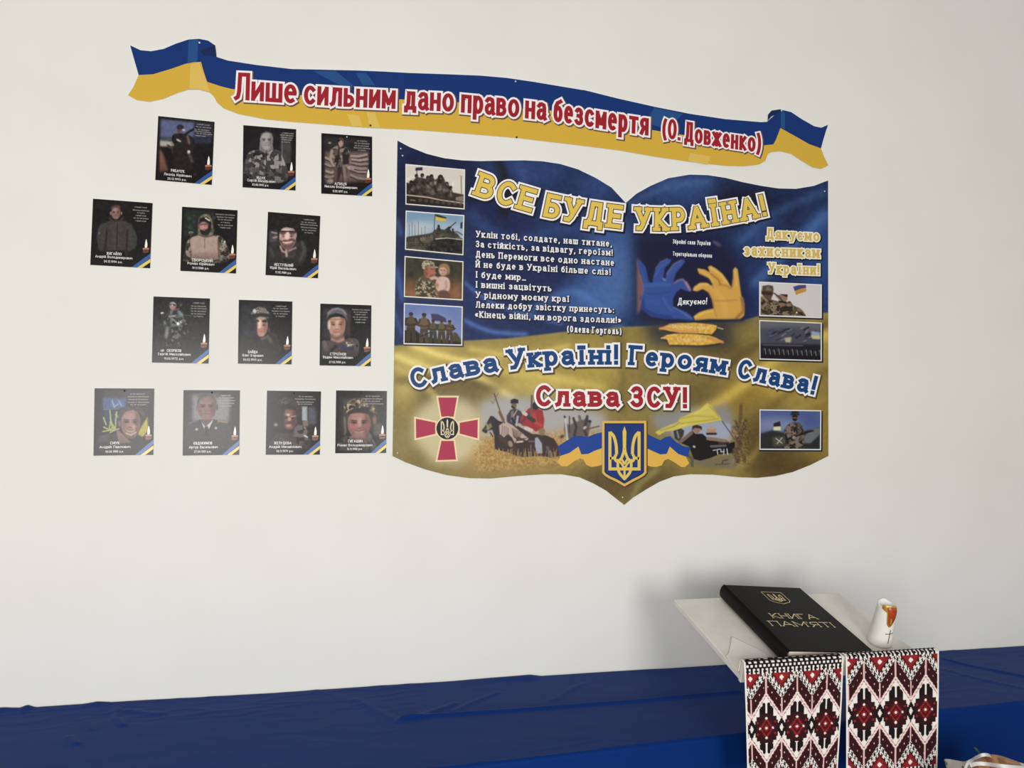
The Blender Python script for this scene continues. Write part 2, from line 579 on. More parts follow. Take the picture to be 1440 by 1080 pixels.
def text(s, base, cap, x0=None, x1=None, t=.2, grow=0.0, slab=0.0, xh=.72, gap=.12, up='v', shear=0.0, sh=(0, 0), slant=0.0):
    """quads (in the plane's own y-down coordinates) of a line of lettering standing on a baseline polyline.
    cap: cap height, a number or [(x, cap), ...]; grow: extra stroke for outlines; sh: shift"""
    B = np.array(base, float)
    if x0 is not None:
        bx = np.interp([x0, x1], B[:, 0], B[:, 1])
        inner = [p for p in B if x0 < p[0] < x1]
        B = np.array([(x0, bx[0])] + [tuple(p) for p in inner] + [(x1, bx[1])])
    seg = np.hypot(*np.diff(B, axis=0).T)
    cum = np.r_[0, np.cumsum(seg)]
    Ltot = cum[-1]
    capf = (lambda x: cap) if not hasattr(cap, '__len__') else (lambda x: float(np.interp(x, [c[0] for c in cap], [c[1] for c in cap])))
    cm = capf(B[:, 0].mean())
    L = Ltot / cm                                  # length in cap units
    se = slab * .5
    chars = []
    for ch in s:
        if ch == ' ':
            chars.append((ch, .42, 0, None, 1))
        elif ch in LOWS:
            w, st, sf = LOWS[ch]
            chars.append((ch, w * .84, 1, (st, sf), xh))
        else:
            w, st, sf = CAPS[ch]
            chars.append((ch, w, 1, (st, sf), 1.0))
    nn = sum(c[2] for c in chars)
    fixed = nn * (t + 2 * se) + gap * (len(chars) - 1)
    sx = max((L - fixed) / max(sum(c[1] for c in chars), 1e-6), 0.12)
    out = []
    x = 0.0
    T = t + grow

    def place(X, Y):
        d = min(max(X * cm, 0), Ltot)
        i = min(np.searchsorted(cum, d, 'right') - 1, len(seg) - 1)
        f = (X * cm - cum[i]) / seg[i]
        p = B[i] + (B[i + 1] - B[i]) * f
        c = capf(p[0])
        if up == 'n':
            # tangent smoothed over a window for an even turn of the letters
            e = 0.35 * cm
            a = np.array([np.interp(d - e, cum, B[:, k]) if d - e > 0 else B[0, k] for k in (0, 1)])
            b = np.array([np.interp(d + e, cum, B[:, k]) if d + e < Ltot else B[-1, k] for k in (0, 1)])
            tg = b - a
            tg /= np.hypot(*tg)
            u = np.array([tg[1], -tg[0]])
        else:
            u = np.array([shear, -1.0])
        q = p + u * c * Y
        return (q[0] + sh[0], q[1] + sh[1])
    for ch, w, solid, gl, h in chars:
        if not solid:
            x += w * sx + gap
            continue
        st, sf = gl
        k = .84 if h < 1 else 1.0
        H = h - t
        ox = x + t / 2 + se
        cv = lambda p: (ox + p[0] * k * sx + slant * p[1] * H, t / 2 + p[1] * H)
        for pl in st:
            for q in ribbon([cv(p) for p in pl], T, T / 2):
                out.append([place(a, b) for a, b in q])
        if slab:
            hw = t / 2 + slab * .62
            for (px, py) in sf:
                a = cv((px, py))
                yy = a[1] + (t * .09 if py > .5 else -t * .09)
                for q in ribbon([(a[0] - hw, yy), (a[0] + hw, yy)], t * .82 + grow, grow / 2):
                    out.append([place(u_, v_) for u_, v_ in q])
        x += w * sx + t + 2 * se + gap
    return out
# ------------------------------------------------------------------ the room
white_wall = add_noise(mat('wall_paint', (233, 230, 223), .62, .3), 3.0, (230, 229, 222), (234, 233, 227), .3, .7, bump=.12, bscale=60)
floor_m = add_noise(mat('floor_vinyl', (120, 95, 70), .5), 8.0, (110, 88, 66), (130, 106, 80), stretch=(1, 6, 1))
b = MB()
b.box((.8, .1, 2.0), (7.0, .2, 4.2))
o = b.build('wall_back', white_wall)
tag(o, kind='structure')
b = MB()
b.box((.8, -2.5, -.05), (7.0, 5.2, .1))
o = b.build('floor', floor_m)
tag(o, kind='structure')

# ------------------------------------------------------------------ shared print materials
INK = print_mat('printed_vinyl', .45, .18)
CARD_INK = print_mat('glossy_card_print', .2, .26)
FOAM = mat('white_foam_board', (225, 224, 220), .6)
PIN = mat('pin_metal', (215, 215, 215), .3, metal=.6)
PIN_DARK = mat('pin_dark', (18, 18, 18), .4)


def pix(o, s, pts):
    """points read in an enlarged view (origin o, factor s) as photo pixels"""
    return [(o[0] + x / s, o[1] + y / s) for x, y in pts]


def pin(p, parent, m=PIN, r=.004, mound=.0025):
    """a round headed nail pushed through a sheet; p: wall point on the sheet's face"""
    b = MB()
    n = 12
    ring = lambda rr, d: [(p[0] + rr * math.cos(2 * PI * k / n), p[1] - d, p[2] + rr * math.sin(2 * PI * k / n)) for k in range(n)]
    vs = ring(r, -.0005) + ring(r, mound * .5) + ring(r * .6, mound)
    fs = [tuple((i * n + k, i * n + (k + 1) % n, (i + 1) * n + (k + 1) % n, (i + 1) * n + k)) for i in range(2) for k in range(n)]
    fs.append(tuple(2 * n + k for k in range(n)))
    b.raw(vs, fs)
    return b.build('pin', m, parent, smooth=True)


def flat(name, polys_by_mat, M, parent, mats):
    b = MB()
    for i, polys in enumerate(polys_by_mat):
        for k, q in enumerate(polys):
            o = np.array([0, -1, .6]) * (k % 41) * 5.5e-6      # overlapping strokes lie one over the other
            w = [(M[i](x, y) if isinstance(M, (list, tuple)) else M(x, y)) + o for x, y in q]
            if len(w) == 4:
                b.poly(w[:3], i)
                b.poly([w[0], w[2], w[3]], i)
            else:
                b.poly(w, i)
    return b.build(name, mats, parent)
# ------------------------------------------------------------------ the ribbon banner
BT = .004
BLUE = mat('banner_blue', (12, 50, 114), .45, .2)
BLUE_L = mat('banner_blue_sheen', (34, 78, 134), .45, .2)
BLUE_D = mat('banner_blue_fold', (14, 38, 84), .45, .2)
YEL = mat('banner_yellow', (214, 174, 62), .45, .2)
YEL_L = mat('banner_yellow_sheen', (222, 188, 92), .45, .2)
RED = mat('lettering_red', (160, 28, 42), .45, .2)
WHT = mat('lettering_white', (246, 241, 238), .45, .2)
GRY = mat('lettering_outline', (104, 72, 70), .45, .2)

A = lambda pts: pix((160, 40), 4, pts)
Bq = lambda pts: pix((500, 80), 4, pts)
Cq = lambda pts: pix((820, 110), 4, pts)
left_top = A([(92, 95), (150, 122), (210, 128), (280, 115), (350, 85), (420, 62), (480, 58), (530, 68), (570, 95)])
main_top = A([(578, 160), (640, 180), (800, 205), (1000, 228), (1360, 236)]) + Bq([(150, 82), (300, 90), (500, 97), (700, 105), (850, 118), (1000, 140), (1150, 165), (1300, 190)]) + \
    Cq([(0, 65), (200, 115), (400, 160), (600, 200), (800, 230), (1000, 247), (1035, 245)])
right_top = Cq([(1040, 205), (1060, 182), (1085, 175), (1115, 172), (1170, 190), (1230, 230), (1300, 270), (1340, 278), (1378, 262)])
right_end = Cq([(1365, 300), (1350, 350), (1338, 395), (1355, 440), (1380, 490)])
right_bot = Cq([(1340, 510), (1290, 500), (1230, 465), (1170, 425), (1110, 410), (1060, 415), (1040, 425)])
main_bot = Cq([(1025, 465), (990, 485), (900, 495), (800, 492), (600, 470), (400, 440), (200, 405), (0, 380)]) + \
    Bq([(1200, 490), (900, 455), (600, 430), (300, 408), (60, 398)]) + A([(1200, 540), (1000, 525), (850, 510), (700, 480), (620, 450), (580, 415), (565, 385), (540, 360)])
left_bot = A([(480, 343), (420, 343), (350, 365), (280, 395), (200, 412), (130, 402), (80, 375)])
left_end = A([(110, 330), (140, 262), (120, 200)])
mid_left = A([(140, 262), (220, 258), (330, 225), (400, 200), (440, 190), (494, 188)])
fold_left = A([(485, 125), (490, 185), (505, 240), (525, 300)])
mid_main = A([(525, 300), (600, 325), (660, 340), (900, 365), (1200, 385)]) + Bq([(240, 238), (570, 255), (930, 290), (1090, 300)]) + Cq([(380, 290), (440, 300), (700, 340), (1010, 378), (1070, 372)])
mid_right = Cq([(1110, 280), (1200, 330), (1270, 370), (1338, 395)])

Mw = on_wall(BT)
Mp = lambda k: on_wall(BT + .0003 * k)
bc = on_wall(0)(680, 145)
banner = thing('ribbon_banner', bc, 'long blue and yellow ribbon shaped banner with red motto above the poster and cards', 'banner')
outline = left_top + main_top + right_top + right_end + right_bot + main_bot + left_bot + left_end
b = MB()
b.slab([Mw(x, y) for x, y in outline], BT - .0004)
b.build('backing_board', FOAM, banner)

# blue band, yellow band and the folds of the printed ribbon
blue = [left_top[:] + [A([(575, 128)])[0]] + fold_left[:1] + mid_left[::-1]]
blue2 = [fold_left + mid_main + Cq([(1085, 345), (1110, 280), (1110, 175)]) + Cq([(1040, 240)]) + main_top[::-1] + A([(540, 145)])]
blue3 = [Cq([(1110, 176)]) + right_top[4:] + right_end[:3] + mid_right[::-1]]
flat('blue_band', [blue + blue2 + blue3], Mp(1), banner, [BLUE])
yel = [left_end[:0] + mid_left + A([(505, 240), (525, 300)]) + mid_main + Cq([(1085, 340), (1110, 280)]) + mid_right + right_end[3:] + right_bot + main_bot + left_bot + left_end[:1]]
flat('yellow_band', [yel], Mp(1), banner, [YEL])
folds = [A([(485, 125), (520, 112), (570, 95), (575, 130), (578, 160), (540, 150), (505, 150)]), Cq([(1040, 205), (1060, 182), (1110, 174), (1108, 190), (1060, 215), (1038, 240)])]
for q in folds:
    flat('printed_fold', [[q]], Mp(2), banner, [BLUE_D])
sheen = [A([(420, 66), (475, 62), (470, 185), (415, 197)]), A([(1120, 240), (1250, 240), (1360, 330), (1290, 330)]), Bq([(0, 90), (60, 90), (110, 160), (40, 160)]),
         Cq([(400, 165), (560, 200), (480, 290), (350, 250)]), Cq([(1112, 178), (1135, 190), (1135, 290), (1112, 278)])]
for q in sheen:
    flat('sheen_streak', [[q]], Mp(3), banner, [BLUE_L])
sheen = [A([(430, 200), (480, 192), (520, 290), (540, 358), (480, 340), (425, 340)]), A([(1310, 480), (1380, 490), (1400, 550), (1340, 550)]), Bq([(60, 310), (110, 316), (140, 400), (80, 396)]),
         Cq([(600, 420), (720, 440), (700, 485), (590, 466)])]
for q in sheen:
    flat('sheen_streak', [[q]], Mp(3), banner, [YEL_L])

words = [('Лише', 329, 417), ('сильним', 427, 556), ('дано', 568, 638), ('право', 648, 730), ('на', 738, 768), ('безсмертя', 778, 912)]
base = [(320, 140.5), (345, 141), (417, 146), (480, 150), (557, 153.5), (640, 157.5), (730, 165.5), (770, 170), (800, 174), (850, 182), (912, 191)]
lay = [[], [], []]
for w, a, c in words:
    for i, (g, s_) in enumerate(((.19, (1.2, 1.2)), (.145, (0, 0)), (0.0, (0, 0)))):
        lay[i] += text(w, base, [(330, 39), (912, 35)], a, c, t=.15, grow=g, xh=.70, gap=.055, shear=.03, sh=s_)
flat('motto_lettering', lay, [Mp(4), Mp(5), Mp(6)], banner, [GRY, WHT, RED])
base2 = [(930, 193.5), (942, 195.5), (1000, 205), (1075, 216)]
lay = [[], [], []]
for w, a, c in [('(О.', 931, 957), ('Довженко)', 962, 1070)]:
    for i, (g, s_) in enumerate(((.19, (1.2, 1.2)), (.145, (0, 0)), (0.0, (0, 0)))):
        lay[i] += text(w, base2, 28.5, a, c, t=.155, grow=g, xh=.72, gap=.05, shear=.03, sh=s_)
flat('author_lettering', lay, [Mp(4), Mp(5), Mp(6)], banner, [GRY, WHT, RED])
for x, y in ((280.5, 60), (725, 114.5), (726.5, 193), (1099, 155.5), (521, 176.5)):
    pin(Mp(3)(x, y), banner, PIN_DARK if y > 170 else PIN, .0035)
# ------------------------------------------------------------------ the big poster
PT = .004
A2 = lambda pts: pix((500, 80), 4, pts)
C2 = lambda pts: pix((820, 110), 4, pts)
E4 = lambda pts: pix((540, 300), 4, pts)
E5 = lambda pts: pix((840, 300), 4, pts)
E6 = lambda pts: pix((540, 460), 4, pts)
E7 = lambda pts: pix((840, 460), 4, pts)
p_top = A2([(235, 470), (300, 505), (400, 545), (500, 570), (600, 582), (700, 586), (800, 584), (950, 582), (1050, 587), (1150, 602), (1250, 632), (1350, 680), (1440, 735)]) + \
    C2([(240, 702), (300, 650), (380, 605), (480, 562), (600, 542), (700, 545), (800, 560), (900, 585), (1000, 605), (1100, 620), (1200, 622), (1300, 605), (1378, 575)])
p_bot = E6([(48, 725), (120, 760), (230, 800), (350, 832), (480, 850), (600, 852), (750, 838), (900, 828), (1000, 828), (1100, 845), (1180, 880), (1250, 920), (1300, 960)]) + \
    [(878, 710)] + E7([(200, 960), (280, 910), (350, 870), (430, 840), (520, 828), (650, 830), (800, 845), (900, 848), (1000, 838), (1100, 815), (1200, 775), (1300, 725)])
pc = on_wall(0)(866, 455)
poster = thing('wall_poster', pc, 'large shield shaped blue and yellow poster with soldier photos and slogans on the white wall', 'poster')
b = MB()
b.slab([on_wall(PT)(x, y) for x, y in p_top + p_bot[::-1]], PT - .0004)
b.build('backing_board', FOAM, poster)

pb = Canvas(546, 192, 1172, 714, 940, 783, (28, 46, 92))
X, Y = pb.X, pb.Y
one = np.ones(X.shape)


def blob(x, y, rx, ry, c, a=.8, rot=0, blur=12):
    pb.ell(x, y, rx, ry, c, blur, a, rot)


def streak(pts, w, c, blur, a=.8):
    pb.line(smooth_poly(pts, 5, False), w * .8, c, blur * .75, min(1, a * 1.2))


# blue silk of the printed flag
for a in [(610, 260, 70, 60, (18, 28, 66)), (740, 240, 60, 14, (42, 66, 124)), (840, 262, 26, 16, (44, 70, 128)), (700, 300, 40, 50, (20, 32, 78)),
          (960, 262, 50, 20, (46, 74, 132)), (1045, 288, 46, 26, (20, 20, 42)), (1120, 290, 40, 24, (24, 34, 72)), (1150, 350, 22, 70, (40, 72, 134)),
          (1065, 330, 24, 36, (40, 64, 118)), (860, 380, 36, 70, (62, 96, 156)), (820, 420, 50, 26, (54, 88, 150)), (730, 390, 70, 70, (24, 36, 84)),
          (660, 420, 40, 50, (26, 42, 96)), (590, 330, 40, 60, (22, 32, 74)), (1000, 420, 80, 60, (30, 50, 104)), (1155, 420, 12, 40, (36, 66, 128))]:
    blob(*a)
for pts, w, c, bl, al in [([(700, 226), (712, 260), (708, 300)], 14, (24, 26, 44), 6, .8), ([(730, 228), (738, 262), (730, 300)], 8, (52, 74, 124), 5, .6),
                          ([(1165, 300), (1120, 340), (1060, 400)], 14, (62, 98, 156), 7, .7), ([(1165, 275), (1100, 330), (1040, 372)], 9, (30, 44, 84), 6, .7),
                          ([(1160, 268), (1090, 300), (1040, 340)], 10, (52, 84, 140), 6, .6), ([(880, 470), (840, 430), (800, 410), (740, 440)], 10, (66, 106, 172), 6, .6),
                          ([(660, 300), (720, 340), (800, 320), (880, 340)], 16, (44, 70, 128), 8, .6), ([(650, 395), (700, 430), (790, 455)], 5, (70, 104, 176), 3, .7),
                          ([(652, 450), (690, 466), (740, 470)], 6, (74, 110, 180), 3, .7), ([(558, 380), (566, 420)], 8, (60, 92, 160), 4, .6),
                          ([(558, 310), (564, 330)], 6, (70, 100, 160), 4, .6), ([(555, 440), (565, 470)], 5, (60, 86, 150), 3, .6),
                          ([(880, 290), (940, 262), (1000, 256)], 8, (66, 96, 150), 5, .5)]:
    streak(pts, w, c, bl, al)
# yellow silk
yb = [(546, 487)] + [(555.5, 486), (600, 483), (655, 479), (715, 476), (790, 467), (880, 459.5), (900, 459), (960, 455), (1047, 450), (1065, 445), (1165, 439.5), (1172, 439)]
ym = pb.mask(yb + [(1172, 714), (546, 714)], .8)
keep = pb.c.copy()
pb.c[:] = np.array((142, 122, 60)) / 255
for a in [(600, 500, 50, 14, (208, 184, 92)), (700, 500, 60, 16, (182, 158, 76)), (800, 490, 60, 16, (170, 148, 66)), (620, 560, 60, 18, (112, 92, 48)), (570, 545, 14, 30, (206, 184, 96)),
          (566, 620, 14, 36, (150, 130, 80)), (760, 540, 60, 18, (196, 172, 84)), (840, 520, 40, 24, (176, 152, 66)), (930, 480, 60, 14, (150, 128, 60)), (1010, 490, 40, 20, (110, 92, 44)),
          (1100, 540, 50, 22, (190, 160, 66)), (1150, 480, 12, 40, (186, 156, 70)), (1110, 660, 60, 20, (98, 76, 34)), (1040, 560, 40, 24, (148, 120, 48)), (980, 560, 30, 30, (120, 100, 50)),
          (900, 680, 60, 30, (112, 92, 46)), (1080, 620, 40, 40, (100, 82, 38)), (840, 680, 30, 20, (104, 86, 44)), (700, 655, 90, 16, (160, 132, 76)), (600, 650, 40, 12, (134, 116, 66)),
          (1155, 600, 12, 60, (150, 120, 44))]:
    blob(*a)
for pts, w, c, bl, al in [([(556, 500), (610, 520), (660, 525), (720, 560)], 10, (222, 198, 108), 5, .8), ([(580, 486), (640, 505), (700, 508)], 7, (226, 202, 110), 4, .8),
                          ([(556, 516), (600, 545), (620, 570)], 8, (196, 172, 92), 5, .7), ([(560, 535), (640, 535), (700, 548)], 9, (104, 86, 46), 6, .7),
                          ([(660, 490), (730, 500), (800, 486)], 6, (212, 186, 92), 4, .7), ([(700, 520), (770, 530), (850, 545)], 10, (206, 180, 84), 6, .7),
                          ([(1165, 470), (1100, 500), (1020, 560), (960, 590)], 14, (206, 176, 76), 7, .75), ([(1165, 455), (1080, 478), (1000, 530)], 10, (104, 86, 42), 6, .7),
                          ([(1165, 520), (1100, 560), (1060, 600)], 10, (120, 96, 40), 6, .6), ([(1160, 560), (1090, 590), (1060, 640), (1010, 665)], 8, (170, 142, 64), 5, .6),
                          ([(870, 465), (876, 520), (874, 580)], 8, (112, 94, 44), 6, .5), ([(925, 660), (900, 680), (890, 698)], 8, (150, 140, 76), 4, .7)]:
    streak(pts, w, c, bl, al)
for arr, k in ((keep, 1.35), (pb.c, 1.45)):
    mu = np.array((30, 46, 92)) / 255 if arr is keep else np.array((146, 124, 60)) / 255
    arr[:] = np.clip(mu + (arr - mu) * k, .03, .95)
pb.c = keep * (1 - ym[..., None]) + pb.c * ym[..., None]
bl = pb._blur(pb.lmask(yb, 5), 2)
pb.put(bl * ym, (170, 150, 90), .35)
lum = pb.c.mean(2, keepdims=True)
pb.c = np.clip(lum + (pb.c - lum) * .9, 0, 1)
pb.grain(one, .06, 5, 3)

# --- the heart of two painted hands
H = lambda pts: pix((880, 360), 7.2, pts)
pb.fill([(892, 330), (1010, 328), (1040, 370), (1056, 440), (1050, 452), (900, 452), (894, 400)], (24, 24, 52), 9, .95)
pb.fill([(905, 450), (1030, 448), (1030, 488), (915, 486)], (44, 46, 54), 8, .8)
pb.line([(950, 340), (1005, 343)], 15, (28, 26, 66), 2.5, .95)
pb.line([(946, 356), (1003, 360)], 14, (26, 24, 70), 2.5, .95)
pb.line([(1004, 340), (1012, 345)], 4, (110, 110, 130), 1.5, .7)
pb.fill(H([(110, 40), (130, 20), (180, 300), (180, 480), (140, 560), (115, 600)]), (130, 92, 92), 1.5, .9)
pb.fill(H([(120, 50), (150, 45), (200, 110), (235, 260), (270, 275), (275, 220), (300, 130), (350, 60), (420, 25), (465, 35), (440, 80), (395, 120), (380, 220), (400, 235),
           (420, 160), (480, 85), (540, 45), (590, 35), (600, 60), (560, 110), (510, 170), (470, 300), (510, 250), (570, 230), (620, 260), (660, 330), (660, 360), (600, 350),
           (560, 330), (510, 370), (480, 430), (480, 510), (540, 540), (620, 570), (680, 620), (690, 650), (650, 660), (540, 640), (400, 640), (250, 610), (170, 540), (150, 440), (185, 300), (140, 160)]),
        (52, 78, 148), .7)
for p, w, c in [([(180, 300), (300, 290), (440, 290)], 40, (62, 92, 160)), ([(200, 380), (330, 385), (450, 360)], 6, (34, 52, 112)), ([(160, 420), (180, 540), (300, 600), (450, 620)], 36, (36, 56, 120)),
                ([(150, 60), (200, 180), (230, 270)], 14, (40, 64, 128)), ([(300, 200), (350, 110), (430, 60)], 18, (66, 94, 158)), ([(420, 220), (480, 130), (560, 80)], 18, (66, 92, 156)),
                ([(300, 130), (350, 60), (420, 28)], 7, (150, 132, 160)), ([(410, 190), (480, 85), (570, 40)], 8, (166, 140, 160)), ([(480, 280), (530, 245), (580, 235), (640, 320)], 12, (176, 134, 150)),
                ([(610, 270), (650, 345)], 26, (170, 122, 140)), ([(150, 480), (180, 320), (150, 200)], 8, (170, 120, 124)), ([(480, 520), (560, 560), (670, 640)], 9, (120, 140, 190)),
                ([(380, 230), (400, 245)], 14, (150, 165, 205)), ([(380, 420), (420, 500), (470, 560)], 20, (68, 96, 166)), ([(230, 460), (330, 480)], 50, (56, 84, 156))]:
    pb.line(H(p), w / 7.2, c, 1.0, .85)
pb.fill(H([(725, 125), (800, 135), (850, 165), (830, 110), (860, 95), (920, 130), (980, 180), (1030, 250), (1070, 320), (1085, 220), (1085, 140), (1110, 110), (1135, 140), (1155, 290),
           (1170, 400), (1200, 480), (1200, 600), (1160, 640), (1000, 645), (850, 640), (700, 655), (690, 610), (740, 570), (820, 545), (890, 530), (870, 440), (840, 370), (780, 335),
           (720, 360), (680, 350), (690, 310), (750, 270), (820, 270), (870, 300), (880, 330), (900, 330), (850, 230), (740, 180)]), (208, 160, 74), .7)
for p, w, c in [([(880, 320), (950, 400), (1000, 480), (1010, 600)], 60, (214, 168, 84)), ([(1180, 430), (1190, 560), (1120, 630)], 30, (150, 108, 66)), ([(900, 450), (1000, 455), (1130, 445)], 6, (140, 96, 52)),
                ([(860, 180), (940, 240), (960, 290)], 10, (120, 78, 44)), ([(940, 290), (1020, 300), (1060, 330)], 10, (150, 104, 56)), ([(740, 140), (830, 190), (880, 260)], 20, (222, 178, 92)),
                ([(860, 120), (960, 190), (1020, 270)], 22, (228, 186, 100)), ([(1110, 140), (1120, 300)], 22, (220, 176, 92)), ([(1075, 330), (1090, 220)], 8, (140, 98, 54)),
                ([(690, 340), (760, 290), (830, 290)], 18, (226, 186, 110)), ([(700, 620), (800, 570), (880, 560)], 20, (230, 190, 88)), ([(890, 490), (900, 560), (920, 620)], 8, (170, 120, 62)),
                ([(740, 180), (830, 225), (870, 300)], 8, (96, 62, 46)), ([(1160, 420), (1195, 500)], 10, (120, 92, 80)), ([(830, 360), (880, 440), (890, 510)], 10, (150, 106, 62))]:
    pb.line(H(p), w / 7.2, c, .9, .85)
pb.line(H([(180, 640), (700, 662), (1190, 650)]), 3, (26, 28, 48), 1.5, .8)
for k, pts in enumerate(([(340, 735), (420, 700), (520, 682), (700, 675), (860, 690), (925, 705), (915, 745), (870, 795), (700, 780), (560, 780), (440, 760)],
                         [(365, 830), (410, 800), (500, 785), (700, 790), (850, 805), (920, 830), (985, 870), (900, 890), (760, 905), (560, 900), (440, 900), (420, 850)])):
    pb.fill([(x + .6, y + 1.6) for x, y in H(pts)], (30, 30, 30), 1.5, .8)
    pb.fill(H(pts), (218, 172, 78), .5)
    m = pb.mask(H(pts), .5)
    pb.grain(m, .25, 3, 40 + k)
pb.line(H([(345, 735), (430, 730), (560, 765), (720, 772)]), 3.5, (208, 148, 88), .8, .9)
pb.line(H([(440, 695), (560, 690)]), 2.5, (214, 158, 100), .8, .9)
pb.line(H([(820, 830), (900, 850), (980, 872)]), 4, (206, 140, 80), .8, .9)
pb.line(H([(930, 725), (985, 740)]), 1.5, (214, 190, 140), .4, .9)
pb.line(H([(360, 832), (400, 828)]), 1.8, (226, 200, 140), .4, .9)

# --- riders on the steppe
R = lambda pts: pix((660, 540), 1440 / 140.0, pts)
rs = 1440 / 140.0
pb.fill([(672, 566), (700, 556), (760, 560), (850, 580), (858, 610), (846, 626), (676, 622)], (172, 170, 170), 6, .95)
pb.fill([(672, 612), (850, 606), (850, 640), (800, 655), (670, 660), (650, 640)], (178, 142, 82), 6, .9)
pb.grain(pb.mask([(660, 612), (850, 606), (850, 650), (670, 664)], 4), .35, 2.2, 7)
pb.ell(800, 606, 16, 3, (196, 158, 92), 2, .7)


def rp(pts, c, bl=.35, a=1):
    pb.fill(R(pts), c, bl, a)


def rl(pts, w, c, bl=.3, a=1):
    pb.line(R(pts), w / rs, c, bl, a)


rp([(430, 540), (620, 560), (900, 720), (1100, 740), (1220, 790), (1290, 900), (1310, 1040), (1200, 1060), (1000, 1040), (800, 1060), (680, 1040), (560, 990), (440, 960), (380, 800)], (62, 48, 46))
rp([(190, 655), (230, 600), (300, 470), (320, 460), (350, 470), (420, 530), (470, 560), (440, 720), (420, 960), (370, 940), (360, 740), (330, 660), (260, 680), (230, 710), (200, 690)], (52, 44, 48))
rp([(260, 600), (310, 560), (330, 620), (270, 670), (240, 660)], (128, 122, 90), .5)
rl([(240, 560), (280, 650)], 22, (146, 140, 104))
rl([(200, 670), (240, 690)], 40, (26, 22, 24))
rl([(300, 700), (340, 760)], 14, (24, 22, 24))
rp([(430, 600), (520, 540), (620, 590), (680, 640), (860, 790), (830, 820), (700, 760), (660, 860), (620, 780), (560, 720), (480, 790), (440, 740)], (186, 164, 152), .4)
for k in range(7):
    rl([(620 + 22 * k, 640 + 10 * k), (640 + 12 * k, 760 + 10 * k), (690 + 24 * k, 800 - 3 * k)], 9, (86, 66, 62))
for k in range(4):
    rl([(480 + 26 * k, 600 + 10 * k), (470 + 30 * k, 740)], 9, (116, 96, 90))
rl([(440, 760), (560, 860), (660, 920)], 60, (70, 58, 50))
rl([(590, 850), (600, 880)], 60, (150, 132, 120))
rp([(540, 460), (600, 370), (680, 360), (740, 390), (770, 440), (740, 560), (620, 590), (540, 540)], (64, 64, 76))
rp([(600, 400), (640, 380), (650, 500), (600, 560)], (128, 108, 112))
rl([(640, 460), (690, 380)], 14, (190, 170, 130))
rl([(700, 470), (680, 600)], 30, (176, 166, 172))
rl([(620, 500), (650, 560)], 34, (40, 48, 60))
pb.ell(*R([(645, 310)])[0], 3.6, 5.2, (120, 92, 80), .4)
rl([(620, 330), (650, 350)], 30, (58, 46, 42))
rp([(595, 280), (600, 230), (650, 210), (710, 230), (710, 280), (640, 280)], (44, 42, 42))
rl([(360, 140), (410, 290), (480, 500), (510, 560)], 18, (96, 78, 66))
rl([(440, 410), (490, 520)], 44, (124, 88, 66))
rl([(310, 240), (340, 280), (380, 200), (420, 130)], 8, (110, 92, 76))
rp([(740, 480), (860, 350), (940, 340), (1060, 380), (1085, 520), (1070, 640), (960, 690), (860, 620), (760, 600)], (158, 52, 56))
rl([(930, 440), (960, 560), (1040, 600)], 50, (182, 66, 66))
rl([(750, 560), (860, 430)], 40, (112, 54, 66))
rl([(860, 480), (930, 530)], 60, (58, 62, 46))
rl([(790, 420), (820, 440)], 50, (206, 190, 180))
pb.ell(*R([(960, 315)])[0], 5.5, 5.5, (40, 50, 48), .5)
rl([(890, 460), (900, 300), (905, 170)], 28, (108, 86, 78))
rl([(820, 640), (900, 670)], 50, (206, 192, 182))
rp([(950, 780), (990, 770), (1050, 860), (1060, 1000), (980, 1010), (950, 900)], (160, 164, 178), .5)
pb.ell(*R([(1050, 690)])[0], 4.5, 5.5, (136, 116, 82), .6)
rl([(860, 830), (940, 830)], 12, (140, 128, 126))
rl([(890, 880), (890, 980), (870, 990)], 14, (120, 108, 106))
rl([(690, 840), (770, 830)], 26, (206, 186, 176))
rl([(1130, 920), (1180, 1050)], 50, (96, 86, 84), .8)
for k in range(60):
    q = random.Random(k)
    x = 380 + q.random() * 900
    rl([(x, 1080), (x + q.uniform(-30, 30), 930 + q.random() * 70)], 8, (176 + q.randint(-30, 20), 140 + q.randint(-24, 20), 84), .2, .8)
# distant rider
S = lambda pts: pix((780, 580), 7.2, pts)
pb.fill(S([(100, 100), (150, 130), (200, 100), (330, 60), (370, 90), (350, 190), (340, 260), (250, 240), (180, 280), (120, 260), (95, 180)]), (92, 84, 82), .8, .9)
for p, w, c in [([(110, 60), (120, 190), (130, 280)], 20, (196, 194, 192)), ([(150, 40), (150, 200)], 12, (60, 54, 54)), ([(190, 60), (220, 150), (200, 230)], 26, (60, 52, 50)),
                ([(250, 40), (280, 150)], 30, (110, 92, 84)), ([(330, 40), (300, 170), (320, 230)], 28, (58, 52, 54)), ([(280, 180), (450, 140)], 12, (90, 68, 56)), ([(70, 245), (80, 240)], 30, (70, 56, 48)),
                ([(360, 90), (350, 90)], 24, (40, 36, 36)), ([(300, 160), (310, 150)], 26, (200, 186, 184)), ([(100, 40), (104, 50)], 18, (40, 38, 38))]:
    pb.line(S(p), w / 7.2, c, .4, .9)

# --- soldiers on the armoured carrier under a yellow flag
V = lambda pts: pix((900, 550), 9, pts)


def vp(pts, c, bl=.4, a=1):
    pb.fill(V(pts), c, bl, a)


def vl(pts, w, c, bl=.35, a=1):
    pb.line(V(pts), w / 9, c, bl, a)


